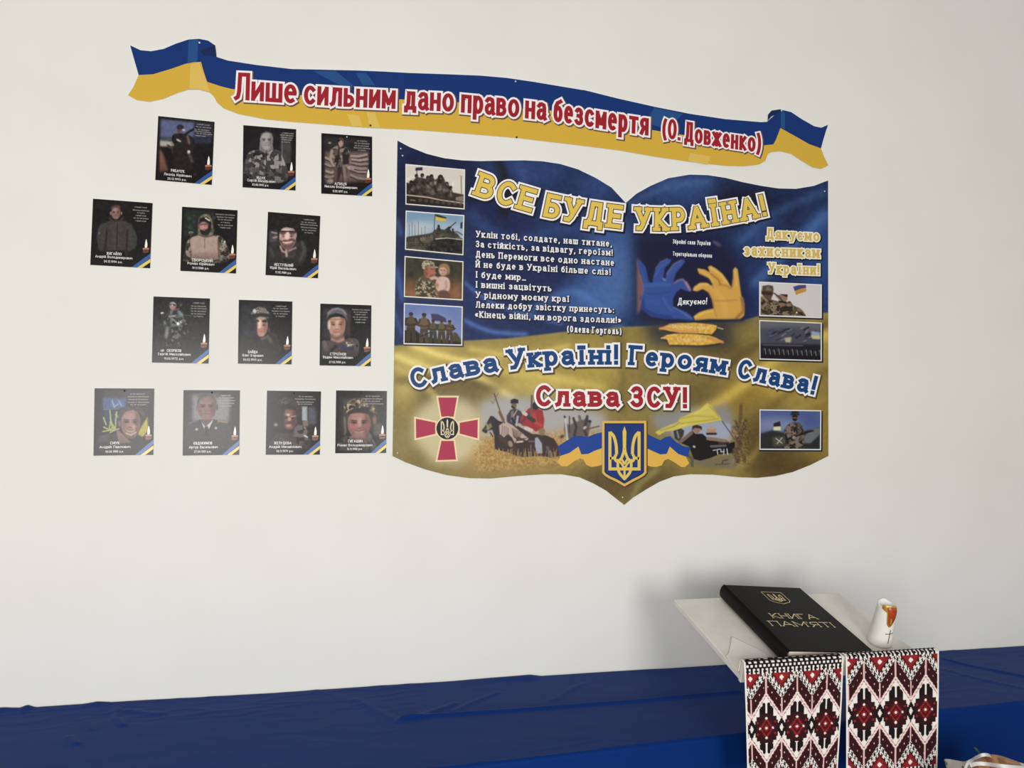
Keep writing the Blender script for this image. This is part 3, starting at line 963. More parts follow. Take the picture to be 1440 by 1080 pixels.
vp([(130, 300), (400, 240), (640, 200), (760, 250), (1100, 170), (1180, 300), (1200, 560), (900, 600), (400, 560), (200, 480)], (140, 142, 150), 5, .85)
vp([(380, 430), (1030, 380), (1160, 420), (1130, 640), (500, 640), (420, 560)], (158, 166, 184), 2, .95)
vp([(680, 860), (900, 850), (1180, 790), (1260, 900), (1200, 990), (760, 960), (660, 920)], (118, 108, 86), 2, .9)
vp([(420, 500), (520, 470), (560, 500), (550, 560), (500, 640), (440, 600)], (58, 56, 50))
vl([(470, 510), (490, 590)], 20, (130, 136, 138))
vp([(500, 650), (600, 560), (660, 500), (700, 540), (790, 540), (860, 600), (1100, 630), (1120, 660), (1200, 640), (1200, 780), (1000, 800), (880, 850), (760, 880), (680, 860), (620, 700)], (26, 24, 24))
vl([(500, 650), (590, 580), (650, 530)], 44, (118, 100, 88))
vl([(860, 600), (980, 615), (1090, 635)], 44, (134, 116, 104))
vl([(1000, 660), (1120, 650)], 20, (70, 54, 50))
pb.ell(*V([(720, 485)])[0], 5.2, 5.2, (150, 118, 100), .4)
vp([(655, 500), (665, 440), (720, 425), (785, 450), (780, 500), (760, 470), (690, 465)], (54, 38, 32))
pb.ell(*V([(905, 500)])[0], 6.6, 5.5, (172, 140, 112), .4)
vl([(850, 540), (960, 540)], 26, (44, 34, 34))
vl([(880, 470), (930, 470)], 26, (186, 156, 128))
vl([(900, 700), (1080, 690)], 30, (96, 96, 98))
for p in ([(925, 750), (960, 745)], [(975, 740), (985, 800)], [(985, 738), (1015, 734)], [(1025, 740), (1025, 770), (1065, 765)], [(1062, 735), (1060, 800)], [(1100, 730), (1110, 800)]):
    vl(p, 11, (214, 216, 220), .15)
vl([(680, 700), (690, 706)], 26, (190, 190, 190))
vl([(1040, 920), (1050, 880), (1110, 870)], 14, (70, 62, 46))
vl([(960, 930), (1120, 920)], 14, (86, 78, 56))
vl([(620, 820), (660, 860), (660, 940)], 40, (92, 86, 74))
for p, w in [([(1280, 180), (1270, 400), (1230, 560)], 40), ([(1340, 360), (1290, 480), (1200, 500)], 40), ([(1190, 460), (1180, 520)], 44), ([(1240, 560), (1260, 700), (1200, 760), (1240, 880)], 70),
             ([(1210, 380), (1250, 480)], 26), ([(1330, 460), (1270, 560)], 50), ([(1280, 760), (1330, 880)], 40)]:
    vl(p, w, (92, 72, 52), 1.0, .9)
vl([(1180, 490), (1230, 560)], 40, (146, 116, 86), .8)
vl([(1130, 620), (1150, 590)], 40, (166, 150, 126), .6)
pb.grain(pb.mask(V([(1150, 350), (1400, 350), (1400, 950), (1150, 950)]), 2), .3, 2, 17)
vp([(190, 520), (300, 460), (480, 390), (510, 340), (640, 280), (760, 230), (850, 150), (900, 180), (950, 250), (1010, 320), (1030, 370), (830, 405), (620, 440), (420, 500), (320, 510), (240, 560)], (206, 192, 92), .5)
for p, w, c in [([(500, 350), (700, 310), (950, 330)], 22, (182, 166, 72)), ([(520, 410), (700, 390), (1000, 350)], 16, (168, 152, 66)), ([(880, 190), (950, 260), (1000, 330)], 16, (164, 148, 62)),
                ([(260, 500), (420, 450), (500, 400)], 18, (160, 146, 72)), ([(700, 290), (850, 200)], 26, (216, 202, 104)), ([(600, 410), (480, 460)], 12, (226, 214, 130))]:
    vl(p, w, c, .6, .8)
vl([(1040, 380), (1200, 610)], 9, (66, 56, 50))

# the glow round the cross emblem
CC = (629.2, 602.8)
pb.fill([(604, 560), (654, 560), (666, 570), (676, 585), (676, 622), (664, 636), (650, 652), (608, 652), (596, 634), (582, 622), (582, 584), (594, 572)], (226, 216, 180), 7, .75)

# printed face, following the outline
NX, NY = 760, 560
tx = np.linspace(0, 1, NX)
TX, BX = np.interp(tx, [0, .5302, 1], [559, 880, 1164.5]), np.interp(tx, [0, .5302, 1], [552, 878, 1165])
ty = np.interp(TX, [p[0] for p in p_top], [p[1] for p in p_top])
by = np.interp(BX, [p[0] for p in p_bot], [p[1] for p in p_bot])
vv = np.linspace(0, 1, NY)[:, None]
GX = TX[None] * (1 - vv) + BX[None] * vv
GY = ty[None] * (1 - vv) + by[None] * vv
grid_mesh('printed_face', on_wall_grid(GX, GY, PT + .0003), INK, poster, pb.sample(GX, GY), smooth=False)


def crop_part(name, x0, y0, x1, y1, dy):
    gx, gy = np.meshgrid(np.linspace(x0, x1, int((x1 - x0) * 1.6)), np.linspace(y0, y1, int((y1 - y0) * 1.6)))
    return grid_mesh(name, on_wall_grid(gx, gy, dy), INK, poster, pb.sample(gx, gy), smooth=False)


PL = lambda k: on_wall(PT + .0003 * k)
hands = crop_part('painted_hands_picture', 893, 328, 1052, 488, PT + .0006)
crop_part('riders_picture', 676, 552, 850, 648, PT + .0006)
crop_part('armoured_carrier_picture', 912, 564, 1056, 660, PT + .0006)

# inset photographs -------------------------------------------------
PHW = mat('photo_border_white', (232, 230, 228), .4, .35)
PHS = mat('photo_drop_edge', (26, 26, 32), .4, .35)


def photo(corners, c0, draw, k=1.0):
    """corners tl, tr, br, bl in photo pixels; draw paints in a 100 wide by 66 high frame"""
    q = np.array(corners, float)
    cv = Canvas(0, 0, 100, 66, 134, 90, c0)
    draw(cv)
    b = MB()
    g = 2.2
    sh = [(x + dx, y + dy) for (x, y), (dx, dy) in zip(q, ((-.5, 1), (g, 1.4), (g, g), (-.5, g)))]
    b.poly([PL(2.5)(x, y) for x, y in sh], 1)
    b.poly([PL(3)(x, y) for x, y in q], 0)
    o = b.build('inset_photo', [PHW, PHS], poster)
    uu, vv = np.meshgrid(np.linspace(.016, .984, 134), np.linspace(.026, .974, 90))
    f = lambda i: (q[0, i] * (1 - uu) + q[1, i] * uu) * (1 - vv) + (q[3, i] * (1 - uu) + q[2, i] * uu) * vv
    grid_mesh('photo_print', on_wall_grid(f(0), f(1), PT + .0012), INK, o, cv.c, smooth=False)
    return o


def figure(c, x, y, h, col, head=(120, 92, 76), hat=(70, 62, 48), wid=1.0, legs=True, arms=True, dark=None):
    """a small standing soldier: feet at y, height h"""
    u = h / 8.0
    d = dark or tuple(v * .7 for v in col)
    if legs:
        c.line([(x - .5 * u * wid, y - 4 * u), (x - .8 * u * wid, y)], 1.15 * u * wid, d, .2)
        c.line([(x + .5 * u * wid, y - 4 * u), (x + .9 * u * wid, y)], 1.15 * u * wid, d, .2)
    c.fill([(x - 1.25 * u * wid, y - 6.4 * u), (x - .5 * u, y - 6.8 * u), (x + .5 * u, y - 6.8 * u), (x + 1.25 * u * wid, y - 6.4 * u), (x + 1.1 * u * wid, y - 3.6 * u), (x - 1.1 * u * wid, y - 3.6 * u)], col, .3)
    if arms:
        c.line([(x - 1.2 * u * wid, y - 6.1 * u), (x - 1.7 * u * wid, y - 4.6 * u), (x - .4 * u, y - 4.3 * u)], .7 * u * wid, d, .2)
        c.line([(x + 1.2 * u * wid, y - 6.1 * u), (x + 1.7 * u * wid, y - 4.8 * u), (x + .3 * u, y - 4.2 * u)], .7 * u * wid, d, .2)
    c.ell(x, y - 7.3 * u, .55 * u, .7 * u, head, .2)
    c.ell(x, y - 7.65 * u, .7 * u, .5 * u, hat, .2)


def ph_squad(c):
    Z = lambda pts: [((x - 155) / 10.9, (y - 105 - (x - 155) * .078) / 10.6) for x, y in pts]
    c.T = lambda p: Z([p])[0]
    c.k = 1 / 10.8
    one = np.ones((c.ny, c.nx))
    c.fill([(100, 60), (1400, 100), (1400, 400), (100, 400)], (212, 204, 194), 90, .8)
    c.line([(1190, 300), (1200, 620)], 14, (96, 84, 78))
    c.line([(1160, 290), (1230, 300)], 8, (170, 150, 110))
    c.fill([(150, 420), (220, 440), (300, 380), (330, 330), (360, 320), (430, 330), (520, 350), (580, 300), (640, 310), (700, 370), (800, 300), (860, 330), (900, 420), (950, 450), (1010, 520), (1040, 600), (1260, 640), (1260, 960), (150, 900)], (52, 42, 38), 8)
    for i, (x, y, r) in enumerate([(345, 300, 34), (455, 290, 36), (560, 330, 34), (630, 310, 38), (800, 330, 52), (920, 440, 36), (1000, 505, 26), (245, 420, 34)]):
        c.ell(x, y, r, r * 1.1, (38, 30, 28), 4)
        c.ell(x + 8, y + 14, r * .4, r * .4, (104, 82, 70), 5)
    c.fill([(330, 150), (460, 140), (460, 200), (320, 205)], (44, 46, 72), 4)
    c.line([(350, 160), (355, 300)], 14, (44, 36, 36))
    for x, y, w, h, col in [(290, 540, 40, 60, (104, 94, 82)), (400, 480, 50, 50, (92, 82, 70)), (540, 500, 60, 40, (112, 100, 88)), (640, 440, 40, 40, (122, 112, 104)), (770, 520, 60, 60, (104, 94, 84)), (900, 560, 60, 40, (110, 98, 86)), (660, 600, 60, 50, (96, 88, 76)), (440, 560, 40, 60, (40, 34, 30)), (560, 590, 50, 60, (80, 70, 62)), (700, 430, 16, 40, (214, 206, 198)), (1000, 620, 20, 60, (150, 136, 124)), (820, 610, 60, 50, (62, 52, 46))]:
        c.ell(x, y, w, h, col, 14, .85)
    c.grain(c.mask([(150, 300), (1050, 400), (1060, 700), (150, 660)], 20), .35, 50, 5)
    c.line([(160, 650), (560, 690), (800, 740), (1270, 800)], 22, (196, 176, 160), 4)
    c.fill([(150, 670), (560, 715), (1270, 825), (1270, 960), (150, 900)], (34, 28, 24), 6)
    for x in range(420, 1250, 110):
        c.ell(x, 740 + (x - 400) * .1, 40, 34, (84, 72, 66), 10, .8)
    c.line([(230, 740), (320, 750)], 16, (150, 150, 110), 6)
    c.fill([(1090, 690), (1260, 650), (1260, 780), (1090, 740)], (132, 118, 106), 8)


def ph_tank(c):
    c.fill([(0, 0), (100, 0), (100, 30), (0, 40)], (106, 140, 170), 8, .9)
    c.ell(60, 22, 50, 10, (176, 190, 200), 6, .8)
    c.ell(18, 30, 26, 12, (196, 200, 200), 6, .7)
    for x, h in ((5, 22), (10, 18), (15, 22), (21, 16), (27, 26), (33, 24)):
        c.line([(x, h), (x + .5, 46)], .7, (80, 82, 82), .2)
    # hull, turret and gun
    hull = [(0, 46), (12, 42), (30, 38), (44, 34), (60, 33), (100, 39), (100, 66), (0, 66)]
    c.fill(hull, (72, 66, 56), .6)
    c.fill([(34, 66), (50, 45), (66, 41), (100, 41), (100, 66)], (34, 31, 28), 1)
    c.line([(52, 44), (72, 40.5), (100, 41)], 1.6, (190, 184, 170), .3)
    c.fill([(44, 36), (50, 28), (62, 26), (76, 27), (90, 31), (96, 38), (60, 36)], (62, 58, 50), .6)
    c.line([(78, 29), (90, 28), (100, 33)], 2, (84, 80, 70), .6)
    c.line([(74, 24), (87, 12)], 1.6, (34, 32, 30), .3)
    c.line([(70, 26), (78, 21)], 3, (40, 37, 34), .5)
    # crew
    for x, y, r in ((57, 22, 3.6), (75, 24, 4), (82, 26, 3)):
        c.fill([(x - r, y + 8), (x - r * .9, y + 2), (x, y), (x + r * .9, y + 2), (x + r, y + 8)], (46, 44, 40), .5)
        c.ell(x, y - 1, r * .62, r * .7, (36, 33, 31), .4)
    c.grain(c.mask(hull, 1.5), .34, 5, 9)
    q = random.Random(2)
    for k in range(9):
        x = 4 + k * 4.6
        y = 46 - k * .9
        c.ell(x, y, 1.7, 2.2, (52, 46, 40), .4)
        c.fill([(x - 2.4, y + 8), (x - 1.8, y + 2), (x + 1.8, y + 2), (x + 2.4, y + 8)], q.choice([(60, 54, 44), (84, 76, 62), (112, 104, 90)]), .6)
    for x in range(6, 48, 7):
        c.ell(x, 58 - x * .06, 2.6, 2.4, (44, 41, 37), .7)
        c.ell(x, 58 - x * .06, 1.2, 1.1, (104, 98, 86), .5)
    # flag
    c.line([(50, 0), (49, 32)], 1.1, (38, 36, 36), .2)
    c.fill([(51, 1), (58, 2.5), (70, 5.5), (69, 11), (60, 12), (51, 11)], (206, 186, 64), .5)
    c.fill([(51, 0), (58, 1.5), (70, 4.5), (70, 7), (60, 6), (51, 4.5)], (40, 50, 44), .5)
    c.fill([(95, 12), (99, 10), (99, 22), (95, 22)], (42, 54, 70), .4)


def ph_child(c):
    c.fill([(0, 0), (100, 0), (100, 30), (0, 36)], (50, 50, 34), 6, .95)
    c.fill([(0, 46), (100, 42), (100, 66), (0, 66)], (138, 92, 58), 6, .9)
    c.grain(np.ones((c.ny, c.nx)), .14, 10, 4)
    coat = [(19, 46), (24, 36), (30, 32), (42, 33), (50, 42), (54, 54), (55, 66), (22, 66)]
    c.fill(coat, (142, 128, 104), .7, 1, True)
    c.camo(c.mask(coat, .6, True), [(86, 78, 56), (168, 154, 130), (66, 60, 44)], 3.4, 3)
    c.fill([(27, 33), (34, 28), (44, 32), (50, 39), (42, 38), (30, 38)], (88, 78, 56), .8, 1, True)
    # soldier's face in profile, turned to the child
    c.fill([(34, 13), (43, 11), (50, 13), (53, 17), (52, 20), (55, 23), (52, 25), (51, 30), (46, 33), (38, 32), (33, 26)], (168, 104, 84), .7, 1, True)
    c.fill([(34, 14), (39, 14), (40, 27), (36, 31), (32, 26)], (122, 76, 60), 1.2, .9)
    c.line([(45, 17), (50, 16.5)], 1.3, (84, 52, 44), .6)
    c.fill([(43, 27), (51, 26), (50, 32), (44, 33)], (112, 70, 58), 1, .8)
    c.ell(37, 21, 1.6, 2.6, (150, 92, 76), .6)
    cap = [(30, 17), (29, 9), (34, 3), (42, 2), (49, 5), (52, 10), (58, 13), (50, 14), (40, 12), (34, 17)]
    c.fill(cap, (150, 142, 116), .6, 1, True)
    c.camo(c.mask(cap, .5, True), [(96, 90, 66), (180, 170, 146)], 2.8, 8)
    # the child: head, hair, pale top, sleeve round the soldier's neck
    c.ell(68, 15, 10, 10, (132, 96, 68), 1.2)
    c.ell(66, 18.5, 7.2, 8.2, (202, 160, 138), 1.1)
    c.ell(69, 20, 4, 5.5, (176, 128, 108), 1.8, .6)
    c.line([(62, 17), (64.5, 16.8)], 1.2, (96, 68, 58), .5)
    c.line([(67.5, 17), (70, 17.2)], 1.2, (96, 68, 58), .5)
    c.line([(64, 23.2), (67.5, 23.2)], .9, (160, 96, 86), .5)
    c.fill([(59, 12), (63, 7), (72, 6), (77, 11), (78, 20), (75, 24), (73, 15), (67, 11.5), (62, 12.5)], (148, 114, 82), .9, .95, True)
    c.fill([(54, 38), (60, 29), (70, 28), (77, 32), (79, 44), (75, 55), (63, 57), (55, 50)], (206, 176, 164), .8, 1, True)
    c.line([(71, 36), (73, 46), (66, 54)], 4, (172, 138, 126), 1.2, .8)
    c.line([(60, 34), (52, 31), (46, 33)], 5.4, (196, 164, 152), .8)
    c.ell(56, 44, 3.4, 4.5, (176, 128, 110), 1)
    c.fill([(60, 54), (75, 53), (79, 66), (61, 66)], (98, 68, 54), 1, 1, True)


def ph_group(c):
    c.fill([(0, 0), (100, 0), (100, 40), (0, 40)], (92, 112, 168), 12, .8)
    c.ell(45, 34, 40, 18, (176, 176, 200), 10, .7)
    c.fill([(0, 66), (0, 44), (20, 44), (30, 52), (60, 58), (100, 60), (100, 66)], (30, 28, 28), .8)
    c.line([(28, 54), (100, 61)], 1, (86, 84, 84), .4)
    c.fill([(82, 60), (86, 44), (92, 46), (100, 58), (100, 62)], (74, 66, 44), 1)
    c.fill([(46, 14), (58, 14), (72, 20), (74, 28), (60, 26), (48, 26)], (62, 60, 92), .6)
    figure(c, 11, 60, 46, (84, 70, 48), (90, 72, 64), (54, 46, 48), 1.15)
    figure(c, 34, 62, 48, (108, 90, 66), (84, 70, 62), (52, 46, 42), 1.0)
    figure(c, 50, 62, 38, (86, 82, 60), (84, 70, 62), (58, 54, 44), 1.1)
    figure(c, 65, 62, 38, (96, 88, 58), (90, 74, 62), (62, 56, 44), 1.1)
    figure(c, 79, 62, 38, (98, 80, 60), (86, 70, 60), (54, 46, 40), 1.0)
    c.line([(28, 54), (46, 46)], 1.6, (30, 26, 24), .3)
    c.line([(76, 34), (90, 38)], 1.4, (36, 32, 30), .3)


def ph_back(c):
    Z = lambda p: ((p[0] - 135) / 11.6, (p[1] - 105 - (p[0] - 135) * .035) / 9.6)
    c.T = Z
    c.k = 1 / 11
    c.c[:] = np.array((208, 204, 202)) / 255
    c.fill([(150, 380), (260, 400), (380, 440), (480, 470), (560, 500), (640, 480), (700, 460), (780, 560), (880, 590), (960, 660), (1010, 750), (150, 730)], (100, 84, 62), 6)
    m = c.mask([(150, 400), (260, 430), (380, 470), (480, 500), (640, 480), (700, 460), (780, 560), (880, 590), (960, 660), (1010, 750), (150, 730)], 6)
    c.camo(m, [(62, 54, 38), (132, 114, 92), (44, 38, 30)], 60, 6)
    c.fill([(180, 170), (300, 150), (380, 170), (390, 260), (380, 330), (340, 440), (280, 460), (220, 400), (160, 320), (170, 240)], (86, 72, 60), 6)
    c.camo(c.mask([(180, 170), (300, 150), (380, 170), (390, 260), (170, 260)], 6), [(52, 44, 36), (120, 104, 86)], 50, 2)
    c.fill([(160, 270), (380, 290), (370, 350), (170, 330)], (58, 34, 32), 10)
    c.line([(180, 380), (260, 460)], 40, (140, 122, 104), 8)
    c.fill([(430, 350), (520, 340), (660, 340), (655, 440), (620, 470), (520, 460), (440, 380)], (142, 116, 98), 6)
    c.fill([(500, 325), (660, 330), (655, 390)], (72, 40, 36), 6)
    c.line([(400, 310), (500, 380), (560, 460)], 26, (72, 56, 46), 6)
    c.fill([(480, 450), (640, 470), (640, 510), (500, 490)], (36, 28, 24), 6)
    c.ell(560, 540, 40, 30, (140, 96, 88), 10)
    c.ell(835, 685, 16, 16, (240, 230, 210), 4)
    c.fill([(765, 180), (880, 145), (1010, 140), (1015, 200), (900, 225), (800, 270)], (74, 68, 128), 4)
    c.fill([(800, 262), (900, 225), (1015, 195), (1015, 270), (900, 310), (820, 345)], (190, 142, 56), 4)


def ph_crowd(c):
    c.fill([(0, 0), (100, 0), (100, 12), (0, 14)], (104, 104, 112), 5)
    c.fill([(0, 14), (30, 10), (70, 8), (100, 20), (100, 46), (0, 46)], (72, 72, 86), 5)
    q = random.Random(5)
    for k in range(34):
        x = q.uniform(4, 92)
        y = q.uniform(10, 34)
        c.line([(x, y), (x + q.uniform(3, 9), y - q.uniform(1, 6))], q.uniform(1.5, 3), q.choice([(34, 32, 40), (120, 116, 124), (58, 62, 92), (44, 40, 44)]), .5, .9)
    c.fill([(40, 28), (52, 26), (50, 36), (42, 36)], (176, 172, 140), 1)
    c.fill([(84, 14), (99, 16), (99, 28), (85, 26)], (150, 160, 186), 1)
    c.fill([(84, 22), (99, 22), (99, 28), (86, 28)], (196, 190, 130), 1)
    c.fill([(0, 40), (100, 38), (100, 66), (0, 66)], (26, 24, 30), 2)
    c.line([(4, 42), (70, 41)], 1.2, (126, 126, 134), .8)
    for k in range(13):
        x = 6 + k * 7.6
        c.ell(x, 50 + (k % 3), 2.2, 3, (52, 48, 52), .5)
        c.line([(x + 1.6, 48 + k % 3), (x + 3, 58)], 1, (186, 184, 190), .4, .8)
        c.line([(x - 2, 60), (x + 3, 64)], 3, (14, 13, 16), .5)


def ph_guard(c):
    c.fill([(0, 0), (100, 0), (100, 30), (0, 30)], (70, 84, 136), 10)
    c.ell(30, 24, 40, 12, (140, 150, 178), 8, .8)
    c.fill([(0, 40), (20, 34), (40, 38), (70, 36), (100, 28), (100, 66), (0, 66)], (40, 40, 40), 1.5)
    c.fill([(72, 44), (88, 30), (100, 28), (100, 40), (84, 56), (72, 56)], (104, 106, 110), 1)
    c.fill([(22, 22), (33, 18), (34, 28), (22, 28)], (34, 34, 44), .5)
    c.fill([(22, 28), (34, 27), (34, 34), (22, 34)], (214, 206, 172), .5)
    c.fill([(40, 34), (46, 24), (54, 20), (64, 20), (70, 26), (74, 40), (72, 66), (40, 66)], (62, 54, 48), .7)
    c.camo(c.mask([(40, 34), (46, 24), (54, 20), (64, 20), (70, 26), (74, 40), (72, 66), (40, 66)], .7), [(96, 84, 74), (34, 30, 28), (120, 106, 96)], 5, 12)
    c.ell(57.5, 11, 4.6, 7, (34, 28, 28), .5)
    c.fill([(50, 8), (52, 1), (58, -1), (64, 1), (65, 8), (58, 6)], (42, 42, 48), .5)
    c.line([(53, 12), (62, 12)], 2, (112, 86, 76), .5)
    c.line([(44, 50), (74, 38), (88, 34)], 2.5, (18, 18, 18), .5)
    c.line([(26, 48), (36, 56)], 1.6, (206, 200, 180), .3)
    c.line([(36, 47), (28, 57)], 1.6, (206, 200, 180), .3)
    c.fill([(20, 46), (40, 44), (42, 60), (22, 62)], (140, 132, 110), 2, .4)
    c.ell(56, 46, 3, 3, (150, 140, 130), .8)


photo([(570.2, 230.5), (654, 238.2), (653.3, 294.5), (570.2, 287.5)], (214, 208, 198), ph_squad)
photo([(570.5, 296), (653, 302.5), (651.5, 359), (569.5, 351)], (170, 186, 200), ph_tank)
photo([(569, 360), (651.7, 367.5), (650.7, 422.5), (568, 417.5)], (90, 70, 48), ph_child)
photo([(568, 426), (650.7, 431), (650, 486), (567.5, 484)], (124, 142, 186), ph_group)
photo([(1067.5, 396), (1155.7, 400), (1155.5, 447.5), (1067.5, 444.5)], (208, 204, 202), ph_back)
photo([(1067.5, 450), (1155.7, 453.7), (1155.5, 508), (1068, 505.5)], (84, 84, 92), ph_crowd)
photo([(1068, 575.7), (1155, 577), (1154.5, 633), (1068, 632.5)], (96, 108, 150), ph_guard)

# lettering ---------------------------------------------------------
TY = mat('title_yellow', (226, 194, 84), .45, .2)
TD = mat('title_outline_dark', (62, 58, 60), .45, .2)
SB = mat('slogan_blue', (14, 66, 122), .45, .2)
DK = mat('lettering_shadow', (16, 20, 38), .45, .2)
CR = mat('lettering_cream', (240, 236, 214), .45, .2)
PW = mat('poem_white', (238, 238, 240), .45, .2)
tb = [(655, 269.5), (663, 273), (700, 286), (746, 299), (760, 303.5), (800, 312), (840, 318), (878, 322.5), (892, 324), (930, 325), (965, 323.5), (1010, 317.5), (1050, 310), (1085, 302)]
lay = [[], [], [], []]
for w, a, c in (('ВСЕ', 664, 749), ('БУДЕ', 761, 875), ('УКРАЇНА!', 891, 1081)):
    for i, (g, s_) in enumerate(((.30, (1.3, 1.6)), (.22, (0, 0)), (.07, (0, 0)), (0.0, (0, 0)))):
        lay[i] += text(w, tb, [(660, 34), (880, 33), (1080, 31)], a, c, t=.185, grow=g, slab=.13, gap=.06, up='n', sh=s_)
flat('title_lettering', lay, [PL(4), PL(5), PL(6), PL(7)], poster, [DK, WHT, TD, TY])

lines = [('Уклін тобі, солдате, наш титане,', 669, 861, 333.5, 347.3), ('За стійкість, за відвагу, героїзм!', 668.5, 862, 347.5, 360), ('День Перемоги все одно настане', 668.5, 864, 361.8, 374),
         ('Й не буде в Україні більше сліз!', 668.5, 859, 376, 387), ('І буде мир…', 669, 740, 390.5, 394.8), ('І вишні зацвітуть', 669, 776, 404.5, 410),
         ('У рідному моєму краї', 668.5, 801, 419, 425), ('Лелеки добру звістку принесуть:', 668.5, 864, 432.8, 440.2), ('«Кінець війні, ми ворога здолали!»', 667.5, 874, 446.5, 454.8),
         ('(Олена Горголь)', 797, 874.5, 467, 470.5)]
lay = [[], []]
for s_, a, c, y0, y1 in lines:
    for i, (g, sh) in enumerate(((.2, (.7, .8)), (0, (0, 0)))):
        lay[i] += text(s_, [(a, y0), (c, y1)], 9.2, t=.165, grow=g, slab=.1, gap=.10, xh=.74, sh=sh)
flat('poem_lettering', lay, [PL(4), PL(5)], poster, [DK, PW])

lay = [[], [], []]
for s_, a, c, y0, y1, cp in (('Дякуємо', 1077, 1153, 335.5, 339.5, 15), ('захисникам', 1046, 1153, 359.5, 363, 16), ('України!', 1080, 1153, 384.5, 387, 15)):
    for i, (g, sh) in enumerate(((.34, (1, 1)), (.22, (0, 0)), (0, (0, 0)))):
        lay[i] += text(s_, [(a, y0), (c, y1)], cp, t=.17, grow=g, slab=.1, gap=.08, xh=.74, sh=sh)
flat('thanks_lettering', lay, [PL(4), PL(5), PL(6)], poster, [DK, CR, mat('thanks_yellow', (212, 182, 92), .45, .2)])

sb = [(575, 549), (590, 545.5), (620, 537), (660, 529), (700, 523), (730, 518.5), (770, 515), (820, 513), (872, 513), (885, 513.5), (925, 516), (965, 519.5), (1021, 528), (1040, 532), (1085, 542), (1134, 553), (1150, 557)]
lay = [[], [], []]
for w, a, c in (('Слава', 579, 702), ('Україні!', 715, 871), ('Героям', 883, 1021), ('Слава!', 1034, 1146)):
    for i, (g, s_) in enumerate(((.28, (1.2, 1.5)), (.19, (0, 0)), (0, (0, 0)))):
        lay[i] += text(w, sb, [(575, 29), (800, 29), (1150, 27)], a, c, t=.2, grow=g, slab=.12, gap=.06, up='n', xh=.73, sh=s_)
flat('slogan_lettering', lay, [PL(4), PL(5), PL(6)], poster, [mat('slogan_shadow', (80, 70, 44), .45, .2), WHT, SB])
lay = [[], [], []]
for w, a, c in (('Слава', 752, 872), ('ЗСУ!', 885, 968)):
    for i, (g, s_) in enumerate(((.28, (1, 1.4)), (.2, (0, 0)), (0, (0, 0)))):
        lay[i] += text(w, [(750, 571.5), (872, 572.5), (968, 574.5)], 30, a, c, t=.2, grow=g, slab=.12, gap=.06, xh=.73, sh=s_)
flat('slogan_lettering', lay, [PL(4), PL(5), PL(6)], poster, [MATS['slogan_shadow'], WHT, RED])

# writing on the hands picture
small = []
small += text('Збройні сили України', [(946, 342.5), (999, 345)], 6.2, t=.13, gap=.12, slant=.06)
small += text('Територіальна оборона', [(946, 359.5), (1001, 362.5)], 6, t=.13, gap=.1, slant=.06)
big = text('Дякуємо!', [(953, 428.5), (994, 428)], 9.6, t=.14, gap=.1, xh=.62, slant=.08)
faint = text('Дякуємо нашим захисникам', [(945, 461), (997, 463)], 5, t=.12, gap=.1) + text('Слава Україні!', [(952, 479.5), (993, 479.5)], 5, t=.12, gap=.1)
flat('thank_you_lettering', [small + big, faint], PL(5), hands, [PW, mat('faint_lettering', (232, 206, 140), .4)])
# ------------------------------------------------------------------ emblems on the poster
GOLD = mat('emblem_gold', (226, 196, 92), .45, .2)
GOLD_O = mat('emblem_gold_rim', (220, 178, 90), .45, .2)
RASP = mat('emblem_raspberry', (172, 48, 78), .45, .2)
PALE = mat('emblem_pale_rim', (236, 214, 178), .45, .2)
NAVY = mat('emblem_navy', (22, 52, 118), .45, .2)
NAVY_D = mat('emblem_navy_dark', (16, 28, 66), .45, .2)
BLK = mat('emblem_black', (22, 24, 30), .45, .2)


def trident(cx, cy, w, h, t):
    """strokes of the trident in a box w x h centred on cx, cy (y down)"""
    S_ = lambda pts: [(cx + x * w / 2, cy - y * h / 2) for x, y in pts]
    out = []
    for s in (-1, 1):
        # outer blade and the base bar
        out += ribbon(S_([(s * 1, .74), (s * 1, -.62), (0, -.62)]), t, t / 2)
        out += ribbon(S_(smooth_poly([(s * 1, .78), (s * .74, .62), (s * .58, .3), (s * .54, -.06)], 5, False)), t, 0)
        out += ribbon(S_(smooth_poly([(s * .54, -.06), (s * .62, -.12), (s * .66, -.22), (s * .56, -.32), (s * .4, -.3), (s * .2, -.2), (0, .12)], 4, False)), t * .9, 0)
        out += ribbon(S_([(s * 1, -.22), (s * .66, -.2)]), t * .9, 0)
        out += ribbon(S_(smooth_poly([(s * .42, -.28), (s * .46, -.5), (s * .36, -.76), (0, -1.0)], 5, False)), t * .9, t * .3)
        out += ribbon(S_([(0, -.42), (s * .24, -.22)]), t * .7, t * .2)
    out += ribbon(S_(smooth_poly([(-.46, -.3), (-.2, -.42), (0, -.62)], 4, False)), t * .7, 0)
    out += ribbon(S_(smooth_poly([(.46, -.3), (.2, -.42), (0, -.62)], 4, False)), t * .7, 0)
    out += [S_([(0, 1.0), (-.13, .8), (-.11, .2), (-.16, -.06), (0, .16), (.16, -.06), (.11, .2), (.13, .8)])]
    out += ribbon(S_([(0, -.62), (0, -.96)]), t * .7, 0)
    return out


def offset_poly(pts, d):
    c = np.mean(pts, 0)
    P = np.array(pts, float)
    n = len(P)
    out = []
    for i in range(n):
        a, b = P[i] - P[i - 1], P[(i + 1) % n] - P[i]
        na = np.array([a[1], -a[0]]) / np.hypot(*a)
        nb = np.array([b[1], -b[0]]) / np.hypot(*b)
        m = na + nb
        m /= np.hypot(*m)
        out.append(tuple(P[i] + m * d / max(m @ na, .4)))
    return out


